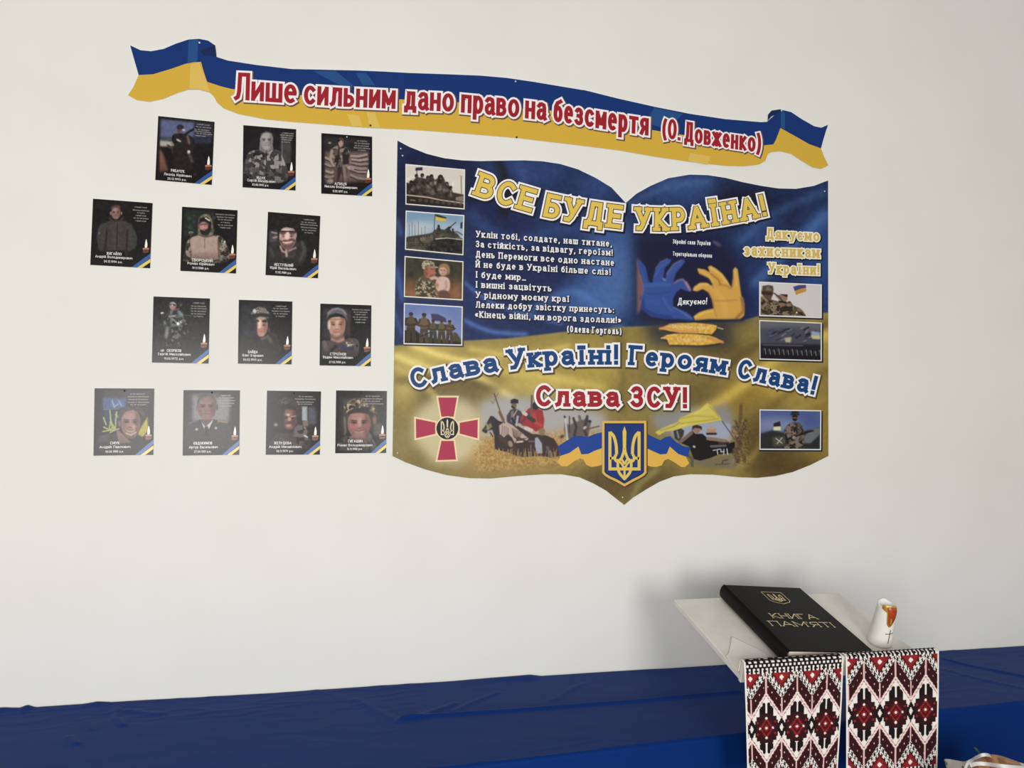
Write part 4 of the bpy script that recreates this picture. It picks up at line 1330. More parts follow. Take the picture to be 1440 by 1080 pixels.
# cross of the armed forces
Q = lambda pts: pix((560, 540), 9, pts)
arms = [Q([(508, 172), (742, 172), (700, 412), (548, 412)]), Q([(1005, 452), (1002, 686), (778, 626), (780, 492)]), Q([(730, 955), (498, 962), (548, 722), (700, 722)]), Q([(228, 685), (225, 440), (468, 490), (468, 630)])]
b = MB()
for a in arms:
    b.poly([PL(4)(x, y) for x, y in offset_poly(a, 2.6)], 0)
    b.poly([PL(4.5)(x, y) for x, y in offset_poly(a, .5)], 2)
    b.poly([PL(5)(x, y) for x, y in a], 1)
cross = b.build('cross_emblem', [PALE, RASP, GOLD_O], poster)
ccx, ccy = Q([(622, 563)])[0]
circ = lambda r, n=36: [(ccx + r * math.cos(2 * PI * k / n), ccy - r * math.sin(2 * PI * k / n)) for k in range(n)]
b = MB()
b.poly([PL(5.5)(x, y) for x, y in circ(17.2)], 0)
b.poly([PL(6)(x, y) for x, y in circ(15.4)], 1)
b.quads(trident(ccx, ccy, 17, 27, 1.6), PL(6.5), 2)
b.build('trident_disc', [PALE, BLK, mat('emblem_silver_gold', (226, 214, 176), .45, .2)], cross)

# ribbons and shield
Z = lambda pts: pix((780, 580), 7.2, pts)
rb = {-1: ([(478, 200), (400, 220), (330, 250), (260, 235), (200, 240), (130, 280), (30, 345), (60, 440), (150, 410), (240, 345), (270, 425), (340, 420), (400, 390), (478, 362)],
           [(478, 362), (400, 390), (340, 420), (270, 425), (240, 345), (150, 410), (60, 440), (30, 505), (70, 545), (130, 545), (190, 500), (250, 465), (290, 475), (320, 530), (370, 552), (430, 545), (478, 530)]),
      1: ([(935, 215), (1000, 250), (1070, 280), (1120, 250), (1170, 240), (1230, 300), (1300, 340), (1375, 355), (1350, 450), (1250, 420), (1165, 345), (1135, 420), (1070, 425), (1000, 395), (935, 365)],
          [(935, 365), (1000, 395), (1070, 425), (1135, 420), (1165, 345), (1250, 420), (1330, 450), (1362, 515), (1320, 552), (1280, 552), (1220, 510), (1150, 470), (1110, 485), (1085, 535), (1030, 552), (980, 550), (935, 535)])}
lay = [[], []]
for s in (-1, 1):
    lay[0].append(Z(rb[s][0]))
    lay[1].append(Z(rb[s][1]))
arms_c = thing('coat_of_arms', on_wall(PT)(878, 637), None, None)
arms_c.parent = poster
arms_c.location = Vector(on_wall(PT)(878, 637)) - Vector(pc)
for q0, q1 in zip(*lay):
    flat('ribbon', [[q0], [q1]], PL(4), arms_c, [mat('ribbon_blue', (26, 66, 148), .45, .2), mat('ribbon_yellow', (226, 178, 78), .45, .2)])
sh = Z([(480, 85), (930, 85), (930, 612), (905, 640), (860, 668), (795, 700), (707, 750), (620, 700), (550, 668), (505, 640), (480, 612)])
b = MB()
b.poly([PL(4.5)(x + 1, y + 1) for x, y in offset_poly(sh, .6)], 3)
b.poly([PL(5)(x, y) for x, y in sh], 0)
b.poly([PL(5.5)(x, y) for x, y in offset_poly(sh, -3.4)], 1)
b.poly([PL(6)(x, y) for x, y in offset_poly(sh, -4.8)], 2)
b.build('shield', [GOLD_O, NAVY_D, NAVY, mat('emblem_shadow', (70, 58, 30), .45, .2)], arms_c)
flat('trident', [trident(878.2, 636.5, 41, 74, 4.2)], PL(6.5), arms_c, [GOLD])

for x, y, m in ((563.5, 209, PIN), (566, 219, PIN), (1159.5, 269, PIN), (559, 637, PIN), (875.5, 699.5, PIN)):
    pin(PL(1)(x, y), poster, m, .0032)
# ------------------------------------------------------------------ the memorial cards
CT = .003
NAMEW = mat('card_lettering_white', (232, 230, 226), .25)
UNITG = mat('card_small_print', (150, 148, 144), .25)
RB = mat('card_ribbon_blue', (34, 84, 156), .25)
RY = mat('card_ribbon_yellow', (230, 204, 92), .25)
FLAME = mat('card_flame_white', (246, 244, 232), .25)
WAX = mat('card_candle_orange', (176, 116, 88), .25)
WAXD = mat('card_candle_dark', (92, 42, 28), .25)
CEDGE = mat('card_edge', (206, 204, 198), .5)
SKIN = (188, 150, 132)


class Card(Canvas):
    """drawing coordinates: the enlarged view (factor 9) the card was studied in"""
    def __init__(s, cc, base=(20, 18, 18)):
        s.cc = np.array(cc, float)
        Canvas.__init__(s, 0, 0, 1, 1.15, 140, 161, base)
        w = (cc[1][0] - cc[0][0] + cc[2][0] - cc[3][0]) / 2
        h = (cc[3][1] - cc[0][1] + cc[2][1] - cc[1][1]) / 2
        s.k = 1.0 / w
        x0, y0 = cc[0]
        sl = (cc[1][1] - cc[0][1]) / (cc[1][0] - cc[0][0])
        lean = (cc[3][0] - cc[0][0]) / h
        s.T = lambda p: ((p[0] - x0 - lean * (p[1] - y0)) / w, (p[1] - y0 - sl * (p[0] - x0)) / h * 1.15)

    def face(s, x, y, w, h, skin=SKIN, tone=-38, beard=None, smile=False, glasses=False, brow=None, nose=True):
        skin = tuple(int(v * .9) for v in skin)
        q_ = [(x + w * a, y + h * d) for a, d in ((-.55, -.86), (0, -1), (.55, -.86), (.93, -.4), (.95, .1), (.78, .55), (.42, .92), (0, 1), (-.42, .92), (-.78, .55), (-.95, .1), (-.93, -.4))]
        m = s.mask(q_, 6, True)
        s.put(m, skin)
        s.put(s.emask(x - w * .78, y + h * .35, w * .4, h * .6, 14) * m, tuple(max(v + tone // 2, 0) for v in skin), .6)
        dk = tuple(max(v + tone, 0) for v in skin)
        s.put(s.emask(x + w * .75, y, w * .45, h * .9, 14) * m, dk, .7)
        s.put(s.emask(x - w * .1, y - h * .45, w * .6, h * .25, 14) * m, tuple(min(v + 22, 255) for v in skin), .6)
        if beard:
            s.put(s.emask(x, y + h * .62, w * .8, h * .45, 10) * m, beard, .85)
            s.ell(x, y + h * .42, w * .4, h * .09, skin, 5, .8)
        eye = tuple(int(v * .35) for v in skin)
        for q in (-1, 1):
            s.put(s.emask(x + q * w * .42, y - h * .12, w * .3, h * .11, 6) * m, tuple(int(v * .6) for v in skin), .75)
            s.ell(x + q * w * .42, y - h * .1, w * .13, h * .055, eye, 3)
            s.line([(x + q * w * .2, y - h * .24), (x + q * w * .68, y - h * .26)], h * .045, brow or tuple(int(v * .42) for v in skin), 4)
        if nose:
            s.line([(x - w * .02, y - h * .1), (x - w * .05, y + h * .22)], w * .16, tuple(min(v + 16, 255) for v in skin), 5, .7)
            s.line([(x - w * .2, y + h * .26), (x + w * .18, y + h * .26)], h * .07, dk, 4, .9)
        if smile:
            s.line([(x - w * .42, y + h * .42), (x - w * .2, y + h * .52), (x + w * .2, y + h * .52), (x + w * .42, y + h * .4)], h * .1, (206, 178, 166), 5, .8)
            s.line([(x - w * .42, y + h * .4), (x, y + h * .46), (x + w * .42, y + h * .38)], h * .04, (128, 76, 72), 4, .8)
        else:
            s.line([(x - w * .34, y + h * .5), (x + w * .34, y + h * .49)], h * .08, tuple(int(v * .68) for v in skin), 5, .8)
        if glasses:
            for q in (-1, 1):
                s.line([(x + q * w * .12, y - h * .2), (x + q * w * .8, y - h * .2)], h * .09, (40, 34, 36), 3)
                s.line([(x + q * w * .8, y - h * .2), (x + q * w * .78, y + h * .02), (x + q * w * .2, y + h * .05)], h * .03, (140, 116, 116), 3)

    def bust(s, pts, c, camo=None, size=34, blur=6):
        m = s.mask(pts, blur, True)
        s.put(m, c)
        if camo:
            s.camo(m, camo, size, int(sum(c)))
        return m


def card_sky(c):
    c.fill([(130, 100), (560, 140), (800, 160), (800, 340), (130, 350)], (92, 98, 132), 22)
    c.fill([(560, 150), (800, 160), (800, 320), (560, 330)], (42, 40, 52), 16)
    c.fill([(130, 350), (330, 330), (330, 380), (130, 400)], (70, 74, 74), 10)
    c.fill([(130, 380), (260, 390), (330, 420), (320, 460), (130, 450)], (168, 164, 158), 12)
    c.fill([(560, 330), (790, 340), (790, 430), (560, 420)], (44, 44, 62), 14)
    c.fill([(120, 460), (180, 560), (240, 760), (130, 780)], (124, 84, 68), 16)
    c.line([(230, 440), (290, 480), (300, 540)], 26, (70, 56, 44), 8)
    c.bust([(290, 330), (360, 290), (440, 300), (520, 330), (560, 420), (540, 620), (520, 760), (330, 780), (300, 560)], (34, 28, 27))
    c.ell(372, 250, 30, 34, (104, 72, 60), 6)
    c.ell(385, 212, 46, 32, (36, 40, 52), 6)
    c.line([(420, 330), (500, 270), (590, 225)], 30, (26, 24, 26), 5)
    c.ell(430, 250, 20, 14, (190, 176, 170), 6)
    c.line([(350, 370), (385, 390)], 22, (196, 186, 178), 6)
    c.line([(480, 330), (500, 420)], 26, (150, 124, 110), 12, .8)
    c.line([(300, 320), (290, 420), (330, 400)], 20, (16, 14, 14), 5)
    c.line([(280, 400), (300, 440)], 24, (150, 140, 130), 8)
    c.ell(495, 528, 20, 24, (226, 214, 204), 8)
    c.line([(500, 560), (540, 650)], 34, (96, 84, 78), 14, .8)
    c.ell(575, 810, 16, 18, (70, 40, 90), 8)


def card_grey_camo(c):
    c.fill([(730, 560), (940, 580), (1010, 600), (1010, 860), (730, 850)], (28, 26, 28), 20)
    c.fill([(938, 590), (996, 596), (996, 760), (938, 760)], (66, 62, 62), 8)
    c.line([(946, 590), (946, 740)], 6, (96, 92, 92), 4)
    c.fill([(820, 640), (890, 640), (900, 700), (815, 700)], (116, 112, 110), 3)
    c.bust([(738, 850), (745, 720), (800, 682), (858, 700), (900, 682), (945, 715), (970, 860)], (92, 88, 86), [(42, 40, 40), (150, 146, 142), (62, 60, 58)], 22, 3)
    c.line([(858, 690), (856, 850)], 4, (40, 38, 38), 2)
    c.face(858, 632, 37, 50, (176, 170, 168), -50)
    c.fill([(822, 606), (826, 590), (858, 577), (890, 590), (895, 608), (884, 592), (858, 586), (834, 592)], (84, 80, 80), 3)


def card_trench(c):
    c.fill([(780, 330), (1340, 330), (1320, 720), (780, 760)], (104, 88, 84), 20)
    c.fill([(760, 150), (1340, 190), (1340, 340), (760, 340)], (44, 40, 42), 22)
    for k, (x0, y0, x1, y1) in enumerate([(1110, 400, 1310, 380), (1110, 480, 1320, 500), (1100, 560, 1300, 600), (1110, 640, 1280, 690), (790, 420, 900, 440), (790, 500, 900, 520), (800, 590, 910, 600), (790, 660, 900, 650), (1120, 440, 1320, 440), (1110, 530, 1310, 560)]):
        c.line([(x0, y0), ((x0 + x1) / 2, (y0 + y1) / 2 + 14), (x1, y1)], 26, (150, 132, 124) if k % 2 else (172, 152, 142), 7, .9)
        c.line([(x0, y0 + 26), ((x0 + x1) / 2, (y0 + y1) / 2 + 42), (x1, y1 + 26)], 12, (44, 36, 36), 5, .8)
    c.ell(840, 235, 20, 12, (150, 142, 138), 6)
    c.ell(1120, 270, 40, 40, (20, 30, 28), 10)
    c.ell(850, 720, 40, 30, (176, 164, 156), 12)
    c.bust([(850, 420), (880, 300), (960, 270), (1040, 290), (1090, 360), (1080, 500), (1060, 560), (900, 560)], (92, 78, 70), [(48, 40, 38), (140, 122, 112)], 40)
    c.fill([(900, 540), (1060, 540), (1050, 740), (1010, 740), (990, 600), (950, 740), (900, 740)], (56, 42, 40), 8)
    c.line([(1020, 520), (1040, 720)], 44, (130, 112, 104), 10)
    c.line([(920, 560), (915, 730)], 40, (92, 76, 70), 10)
    c.line([(870, 330), (850, 440), (890, 520)], 34, (160, 138, 128), 8)
    c.line([(960, 300), (930, 520)], 18, (38, 30, 30), 5)
    c.fill([(1000, 390), (1090, 370), (1080, 500), (1010, 510)], (40, 30, 30), 8)
    c.ell(1085, 548, 22, 20, (176, 150, 146), 6)
    c.ell(1135, 555, 22, 18, (170, 146, 140), 6)
    c.face(982, 238, 32, 44, (206, 172, 160), -50)
    c.fill([(945, 225), (950, 185), (980, 165), (1015, 185), (1020, 225), (985, 205)], (84, 68, 60), 6)
    c.ell(950, 205, 14, 16, (24, 20, 20), 5)


def card_fleece(c):
    c.fill([(120, 110), (560, 140), (560, 200), (120, 200)], (30, 27, 27), 22)
    c.bust([(150, 560), (180, 430), (290, 370), (380, 370), (470, 360), (570, 420), (640, 540), (640, 680), (560, 750), (500, 740), (200, 745), (160, 660)], (66, 58, 58))
    c.line([(215, 420), (170, 560), (215, 720)], 54, (58, 60, 54), 14, .9)
    c.line([(560, 430), (610, 560), (600, 700)], 60, (56, 58, 54), 14, .9)
    c.line([(270, 470), (250, 720)], 26, (34, 28, 28), 9, .8)
    c.line([(530, 480), (520, 720)], 24, (32, 26, 26), 9, .8)
    c.line([(400, 400), (395, 740)], 10, (34, 30, 30), 3)
    c.line([(362, 420), (364, 740)], 4, (88, 80, 80), 3, .8)
    c.line([(200, 740), (500, 745)], 12, (40, 34, 34), 6)
    c.line([(310, 330), (330, 370), (440, 370), (470, 330)], 30, (58, 50, 50), 7)
    c.ell(176, 515, 12, 14, (120, 116, 110), 5, .8)
    c.line([(510, 740), (520, 790)], 40, (44, 42, 40), 9)
    c.face(382, 265, 58, 78, (164, 124, 116), -40, nose=True)
    c.ell(316, 268, 9, 22, (150, 118, 110), 4)
    c.ell(452, 268, 8, 22, (150, 120, 114), 4)
    c.fill([(320, 240), (322, 190), (375, 160), (430, 175), (450, 235), (420, 205), (375, 195), (340, 205)], (88, 66, 58), 7)
    c.ell(470, 130, 28, 12, (64, 62, 60), 9)


def card_balaclava(c):
    c.fill([(240, 110), (640, 140), (640, 450), (240, 460)], (36, 40, 36), 20)
    for x, y, r in ((320, 240, 26), (380, 280, 22), (330, 350, 30), (640, 240, 20), (390, 210, 14)):
        c.ell(x, y, r, r, (64, 82, 76), 12, .7)
    c.ell(345, 418, 30, 12, (150, 152, 150), 7)
    c.ell(345, 440, 16, 30, (70, 66, 60), 10)
    c.bust([(280, 640), (300, 530), (350, 480), (450, 450), (600, 450), (720, 480), (790, 570), (800, 790), (290, 790)], (104, 94, 82), [(64, 62, 52), (150, 140, 126), (44, 42, 36)], 34)
    c.bust([(340, 500), (450, 455), (600, 460), (680, 490), (700, 620), (690, 760), (360, 760), (345, 620)], (172, 150, 138))
    c.fill([(380, 680), (680, 660), (690, 770), (370, 770)], (156, 128, 122), 16, .8)
    c.line([(518, 500), (515, 620)], 8, (110, 92, 84), 4)
    c.line([(690, 520), (700, 740)], 22, (74, 48, 46), 9, .8)
    c.line([(350, 650), (340, 770)], 16, (84, 54, 50), 9, .8)
    c.ell(770, 545, 12, 16, (214, 206, 200), 5)
    c.fill([(430, 460), (440, 260), (480, 200), (530, 185), (580, 205), (610, 260), (630, 400), (620, 460), (540, 480)], (128, 116, 98), 6)
    c.camo(c.mask([(430, 460), (440, 260), (480, 200), (530, 185), (580, 205), (610, 260), (630, 400), (620, 460), (540, 480)], 5), [(84, 78, 62)], 24, 4)
    c.fill([(440, 300), (460, 240), (520, 225), (570, 240), (600, 290), (600, 400), (540, 460), (470, 430)], (30, 26, 26), 6)
    c.ell(505, 345, 56, 62, (178, 128, 122), 9)
    c.line([(455, 320), (560, 318)], 20, (104, 72, 70), 8)
    c.line([(500, 330), (495, 370)], 14, (204, 150, 140), 6)
    c.fill([(455, 390), (560, 380), (590, 420), (540, 460), (480, 445)], (36, 30, 30), 8)
    c.ell(510, 392, 18, 6, (170, 110, 108), 4)
    c.line([(530, 240), (580, 272)], 18, (206, 200, 186), 3)
    c.line([(450, 450), (520, 480), (620, 462)], 18, (92, 86, 72), 6)


def card_glasses(c):
    c.c[:] = np.array((32, 29, 28)) / 255
    c.fill([(430, 350), (540, 350), (540, 500), (430, 500)], (74, 72, 78), 14)
    c.line([(470, 370), (530, 385)], 14, (170, 160, 160), 6)
    c.line([(490, 440), (530, 430)], 22, (176, 140, 134), 8)
    c.bust([(400, 780), (420, 560), (540, 480), (780, 480), (880, 520), (910, 640), (830, 800), (560, 830)], (50, 48, 45))
    c.line([(440, 560), (490, 680)], 30, (76, 74, 70), 14, .8)
    c.line([(850, 500), (880, 600), (820, 740)], 34, (84, 82, 74), 14, .8)
    c.line([(560, 560), (620, 640), (640, 720)], 40, (34, 32, 34), 10)
    c.fill([(560, 560), (640, 620), (740, 610), (790, 540), (790, 620), (740, 700), (600, 700)], (64, 58, 58), 10)
    c.line([(575, 550), (600, 610), (650, 630)], 22, (176, 150, 144), 6)
    c.line([(650, 600), (655, 670)], 28, (186, 160, 154), 8)
    c.line([(680, 610), (770, 570)], 20, (160, 136, 130), 7)
    c.face(668, 440, 108, 148, (222, 186, 178), -46, beard=(96, 66, 64), glasses=False)
    c.line([(570, 480), (600, 500), (660, 470), (730, 465), (770, 490)], 24, (92, 62, 60), 8)
    c.ell(660, 420, 34, 50, (236, 196, 186), 10)
    c.line([(608, 498), (660, 508), (720, 494)], 14, (232, 208, 198), 6)
    c.line([(608, 516), (665, 526), (722, 512)], 9, (190, 136, 128), 6, .8)
    for x in (608, 728):
        c.ell(x, 378, 44, 20, (92, 66, 66), 7)
    c.line([(560, 358), (650, 362), (690, 362), (780, 372)], 14, (36, 30, 32), 4)
    c.line([(780, 372), (776, 430)], 8, (220, 190, 190), 5)
    c.fill([(535, 350), (560, 260), (640, 210), (740, 215), (810, 270), (830, 380), (800, 480), (780, 380), (740, 325), (650, 310), (580, 325), (550, 380)], (30, 27, 28), 7)


def card_forest(c):
    c.c[:] = np.array((32, 30, 29)) / 255
    c.grain(np.ones((c.ny, c.nx)), .16, 40, 3)
    q = random.Random(3)
    for k in range(26):
        c.ell(q.uniform(360, 760), q.uniform(380, 760), 14, 14, (96, 94, 92), 8, .5)
    c.bust([(440, 460), (500, 310), (560, 270), (640, 280), (700, 370), (700, 440), (660, 520), (500, 520)], (52, 58, 58), [(28, 28, 28), (96, 100, 98)], 40)
    c.fill([(480, 490), (660, 490), (650, 700), (600, 740), (580, 600), (540, 600), (520, 740), (460, 720)], (44, 43, 41), 9)
    c.camo(c.mask([(480, 490), (660, 490), (650, 700), (600, 740), (520, 740), (460, 720)], 8), [(104, 100, 96), (26, 25, 24)], 36, 8)
    c.line([(640, 300), (680, 340)], 36, (112, 132, 136), 10)
    c.line([(520, 360), (600, 350)], 24, (150, 152, 154), 9)
    c.line([(500, 500), (480, 620)], 40, (136, 130, 124), 12, .8)
    c.line([(560, 390), (640, 460)], 16, (150, 146, 142), 6)
    c.ell(630, 452, 20, 20, (232, 226, 220), 5)
    c.ell(665, 435, 12, 20, (190, 184, 180), 6)
    c.ell(432, 316, 20, 14, (230, 224, 220), 5)
    c.line([(440, 330), (490, 350)], 22, (40, 40, 40), 6)
    c.ell(562, 232, 40, 44, (176, 120, 122), 7)
    c.fill([(520, 230), (525, 190), (560, 172), (600, 190), (612, 240), (600, 220), (560, 200), (535, 215)], (172, 170, 172), 5)
    c.line([(535, 210), (590, 215)], 20, (36, 32, 36), 6)
    c.ell(555, 218, 12, 8, (226, 216, 220), 5)
    c.line([(590, 270), (640, 265)], 14, (150, 78, 90), 6)
    c.ell(665, 218, 12, 12, (96, 116, 122), 6)
    c.line([(700, 345), (790, 352)], 12, (110, 108, 106), 6, .7)
    c.line([(780, 640), (850, 635)], 12, (76, 72, 70), 8, .6)
    c.ell(435, 788, 26, 16, (238, 236, 232), 5, 1, -15)
    for x, y in ((600, 550), (655, 525), (715, 575), (715, 415), (730, 455), (560, 660)):
        c.ell(x, y, 15, 15, (132, 128, 124), 8, .8)


def card_patrol_cap(c):
    c.c[:] = np.array((28, 26, 26)) / 255
    c.fill([(260, 150), (600, 140), (620, 560), (240, 560)], (44, 42, 48), 34)
    c.bust([(230, 800), (250, 600), (330, 530), (460, 540), (560, 540), (680, 530), (740, 620), (760, 760), (640, 800)], (42, 41, 38))
    c.fill([(300, 500), (380, 470), (420, 560), (320, 580)], (54, 52, 58), 16)
    c.line([(520, 600), (600, 570), (640, 640)], 36, (110, 102, 96), 14, .8)
    c.line([(620, 520), (700, 560)], 28, (58, 58, 62), 12, .9)
    c.fill([(360, 300), (370, 560), (480, 560), (470, 330)], (48, 42, 50), 16)
    c.face(515, 440, 82, 130, (206, 160, 140), -50)
    c.fill([(430, 340), (470, 350), (462, 460), (470, 560), (430, 520), (420, 420)], (60, 48, 54), 9)
    c.ell(490, 410, 22, 60, (244, 212, 196), 12, .9)
    c.ell(490, 510, 30, 26, (196, 122, 118), 12, .7)
    c.ell(555, 375, 34, 18, (40, 28, 30), 7)
    c.ell(472, 372, 16, 16, (66, 50, 56), 6)
    c.ell(612, 480, 16, 34, (92, 62, 60), 8)
    c.fill([(380, 280), (420, 220), (490, 195), (560, 210), (610, 270), (630, 310), (600, 340), (520, 320), (460, 335), (400, 320)], (122, 118, 108), 6)
    c.camo(c.mask([(380, 280), (420, 220), (490, 195), (560, 210), (610, 270), (400, 290)], 5), [(196, 190, 180), (88, 82, 74)], 34, 9)
    c.fill([(340, 300), (440, 280), (560, 275), (640, 290), (650, 330), (580, 325), (500, 310), (430, 345), (350, 350)], (38, 36, 36), 7)
    c.line([(450, 345), (560, 340)], 10, (160, 150, 140), 4, .8)


def card_dark_cap(c):
    c.c[:] = np.array((28, 26, 27)) / 255
    c.fill([(380, 200), (740, 220), (740, 560), (380, 600)], (52, 50, 54), 26)
    c.fill([(700, 260), (740, 260), (740, 560), (700, 560)], (70, 52, 48), 14)
    c.bust([(360, 820), (365, 640), (480, 610), (600, 640), (720, 590), (840, 620), (850, 760), (780, 830)], (86, 74, 74))
    c.line([(410, 640), (450, 740)], 50, (108, 98, 96), 12, .8)
    c.line([(640, 700), (760, 720)], 60, (58, 58, 84), 12, .9)
    c.fill([(680, 640), (760, 610), (800, 680), (700, 700)], (116, 104, 92), 8)
    c.camo(c.mask([(680, 640), (760, 610), (800, 680), (700, 700)], 6), [(190, 176, 160), (70, 64, 62)], 26, 6)
    c.ell(830, 690, 14, 16, (24, 24, 26), 8)
    c.line([(500, 740), (560, 690)], 40, (40, 38, 46), 12, .8)
    c.fill([(500, 560), (660, 560), (670, 620), (590, 650), (490, 610)], (176, 136, 124), 8)
    c.face(572, 430, 108, 172, (216, 172, 154), -50)
    c.line([(500, 560), (570, 595), (650, 560)], 44, (112, 82, 76), 14, .85)
    c.line([(525, 495), (570, 506), (630, 492)], 18, (190, 112, 108), 7)
    c.ell(575, 380, 60, 30, (228, 176, 150), 14, .6)
    for x in (515, 632):
        c.ell(x, 384, 34, 11, (136, 94, 78), 9)
    c.line([(480, 350), (660, 352)], 20, (130, 92, 70), 10, .7)
    c.ell(470, 420, 18, 60, (238, 208, 198), 10, .8)
    c.fill([(440, 340), (455, 260), (510, 215), (580, 200), (650, 225), (695, 280), (700, 380), (680, 340), (600, 300), (520, 310), (460, 350)], (98, 95, 100), 8)
    c.line([(455, 275), (510, 228), (580, 212), (650, 236), (688, 290)], 16, (172, 166, 174), 12, .8)
    c.fill([(445, 350), (480, 290), (560, 270), (640, 290), (690, 345), (600, 318), (520, 322)], (30, 36, 36), 6)


def card_mural(c):
    c.c[:] = np.array((56, 54, 52)) / 255
    c.fill([(400, 110), (1050, 110), (1050, 260), (400, 260)], (86, 78, 80), 26)
    c.fill([(400, 220), (700, 230), (690, 350), (400, 370)], (104, 124, 166), 16)
    for k, p in enumerate([[(480, 250), (490, 350)], [(520, 260), (545, 340), (590, 300)], [(430, 330), (460, 280)], [(600, 260), (640, 320)], [(650, 250), (690, 300)]]):
        c.line(p, 16, (190, 204, 226) if k % 2 else (80, 100, 160), 5, .8)
    c.fill([(410, 370), (600, 370), (610, 560), (410, 600)], (62, 70, 106), 14)
    c.line([(410, 366), (610, 362)], 8, (190, 196, 206), 4, .7)
    for p in ([(490, 380), (500, 500), (520, 600)], [(575, 400), (560, 520), (560, 590)], [(410, 470), (440, 560)], [(480, 600), (500, 520)], [(500, 520), (560, 620), (490, 660)], [(400, 645), (600, 615)], [(410, 590), (470, 620), (540, 600)], [(560, 430), (600, 470)]):
        c.line(p, 18, (206, 210, 130), 5)
    c.fill([(830, 680), (900, 560), (970, 450), (975, 640), (900, 720)], (206, 196, 96), 10)
    c.bust([(300, 880), (420, 700), (560, 680), (720, 760), (850, 700), (920, 820), (900, 920)], (72, 72, 66))
    c.fill([(360, 690), (480, 670), (480, 770), (340, 790)], (112, 108, 112), 16, .8)
    c.fill([(560, 600), (700, 720), (760, 790), (600, 800)], (168, 134, 124), 10)
    c.face(752, 545, 128, 190, (196, 156, 146), -44, smile=True)
    c.ell(610, 545, 20, 46, (156, 122, 134), 8)
    c.line([(690, 690), (760, 725), (830, 660)], 40, (112, 84, 80), 14, .7)
    c.line([(690, 670), (755, 695), (820, 655)], 16, (226, 206, 200), 6)
    c.ell(790, 590, 24, 34, (214, 174, 162), 9, .8)
    c.fill([(590, 500), (600, 400), (680, 340), (780, 315), (880, 340), (940, 420), (930, 480), (880, 420), (780, 370), (680, 400), (630, 480)], (96, 86, 78), 8)
    c.camo(c.mask([(600, 400), (680, 340), (780, 315), (880, 340), (940, 420), (780, 350)], 6), [(70, 72, 60)], 36, 4)


def card_dress(c):
    c.c[:] = np.array((62, 60, 54)) / 255
    c.fill([(450, 170), (940, 200), (920, 530), (450, 520)], (160, 158, 160), 28)
    c.fill([(520, 150), (800, 150), (800, 220), (520, 220)], (112, 104, 112), 22)
    c.bust([(340, 780), (360, 620), (400, 545), (560, 500), (740, 500), (900, 530), (960, 640), (970, 820), (880, 900), (400, 900)], (82, 76, 76))
    c.fill([(560, 490), (720, 490), (700, 560), (640, 590), (590, 550)], (124, 100, 98), 7)
    c.fill([(545, 495), (620, 590), (640, 570), (720, 490), (660, 650), (605, 640)], (226, 222, 222), 5)
    c.fill([(605, 590), (650, 580), (660, 640), (650, 720), (610, 700)], (58, 50, 52), 5)
    c.line([(545, 500), (600, 640)], 16, (46, 44, 42), 5)
    c.line([(730, 500), (660, 640)], 16, (46, 44, 42), 5)
    c.line([(410, 540), (500, 515)], 20, (116, 118, 126), 6)
    c.line([(780, 515), (890, 530)], 26, (168, 144, 108), 7)
    for x, y in ((508, 618), (750, 604)):
        c.ell(x, y, 18, 16, (206, 202, 196), 5)
    c.ell(837, 850, 12, 12, (150, 146, 140), 5, .8)
    c.ell(512, 350, 12, 36, (150, 120, 118), 6)
    c.ell(765, 340, 10, 36, (92, 76, 76), 6)
    c.face(636, 345, 122, 155, (178, 142, 136), -40)
    c.fill([(515, 330), (520, 240), (570, 195), (640, 180), (710, 195), (752, 250), (760, 320), (735, 250), (640, 205), (545, 250)], (86, 80, 74), 8)
    c.ell(640, 235, 90, 40, (150, 124, 118), 16, .8)


def card_helmet(c):
    c.c[:] = np.array((64, 60, 56)) / 255
    c.fill([(760, 330), (830, 330), (830, 520), (760, 510)], (190, 198, 204), 8)
    c.fill([(830, 340), (940, 340), (940, 560), (840, 560)], (112, 112, 122), 20)
    c.fill([(770, 510), (840, 510), (840, 580), (770, 580)], (150, 134, 124), 8)
    c.bust([(340, 880), (380, 740), (480, 660), (640, 680), (760, 620), (840, 680), (840, 880)], (92, 84, 80))
    c.line([(700, 580), (790, 600), (810, 650)], 40, (196, 188, 186), 12, .8)
    c.camo(c.mask([(660, 580), (840, 580), (840, 860), (640, 860)], 10), [(54, 50, 52), (130, 124, 122)], 46, 5)
    c.line([(790, 700), (825, 718)], 20, (240, 238, 236), 4)
    c.line([(480, 740), (600, 780)], 40, (120, 112, 104), 12, .7)
    c.line([(640, 780), (700, 820)], 30, (150, 142, 134), 10, .6)
    c.ell(430, 560, 26, 22, (176, 176, 172), 10)
    c.fill([(460, 350), (700, 350), (710, 560), (600, 640), (480, 600)], (76, 62, 60), 12)
    c.face(600, 490, 100, 130, (168, 124, 112), -56)
    c.fill([(470, 360), (540, 370), (530, 600), (470, 620)], (72, 60, 58), 12)
    c.ell(585, 435, 24, 14, (238, 214, 198), 6)
    c.line([(620, 460), (680, 450)], 12, (226, 190, 176), 5)
    c.ell(600, 490, 22, 22, (224, 180, 160), 8)
    c.ell(590, 570, 34, 18, (206, 168, 152), 8)
    c.line([(550, 545), (640, 535)], 12, (106, 60, 58), 5)
    c.fill([(460, 300), (480, 240), (560, 215), (650, 230), (720, 290), (755, 380), (740, 460), (690, 460), (690, 360), (600, 320), (480, 350)], (82, 74, 72), 8)
    c.fill([(440, 310), (560, 290), (690, 330), (680, 380), (560, 345), (450, 360)], (54, 48, 48), 8)
    c.camo(c.mask([(460, 300), (480, 240), (560, 215), (650, 230), (720, 290), (600, 310)], 8), [(112, 106, 98)], 36, 3)


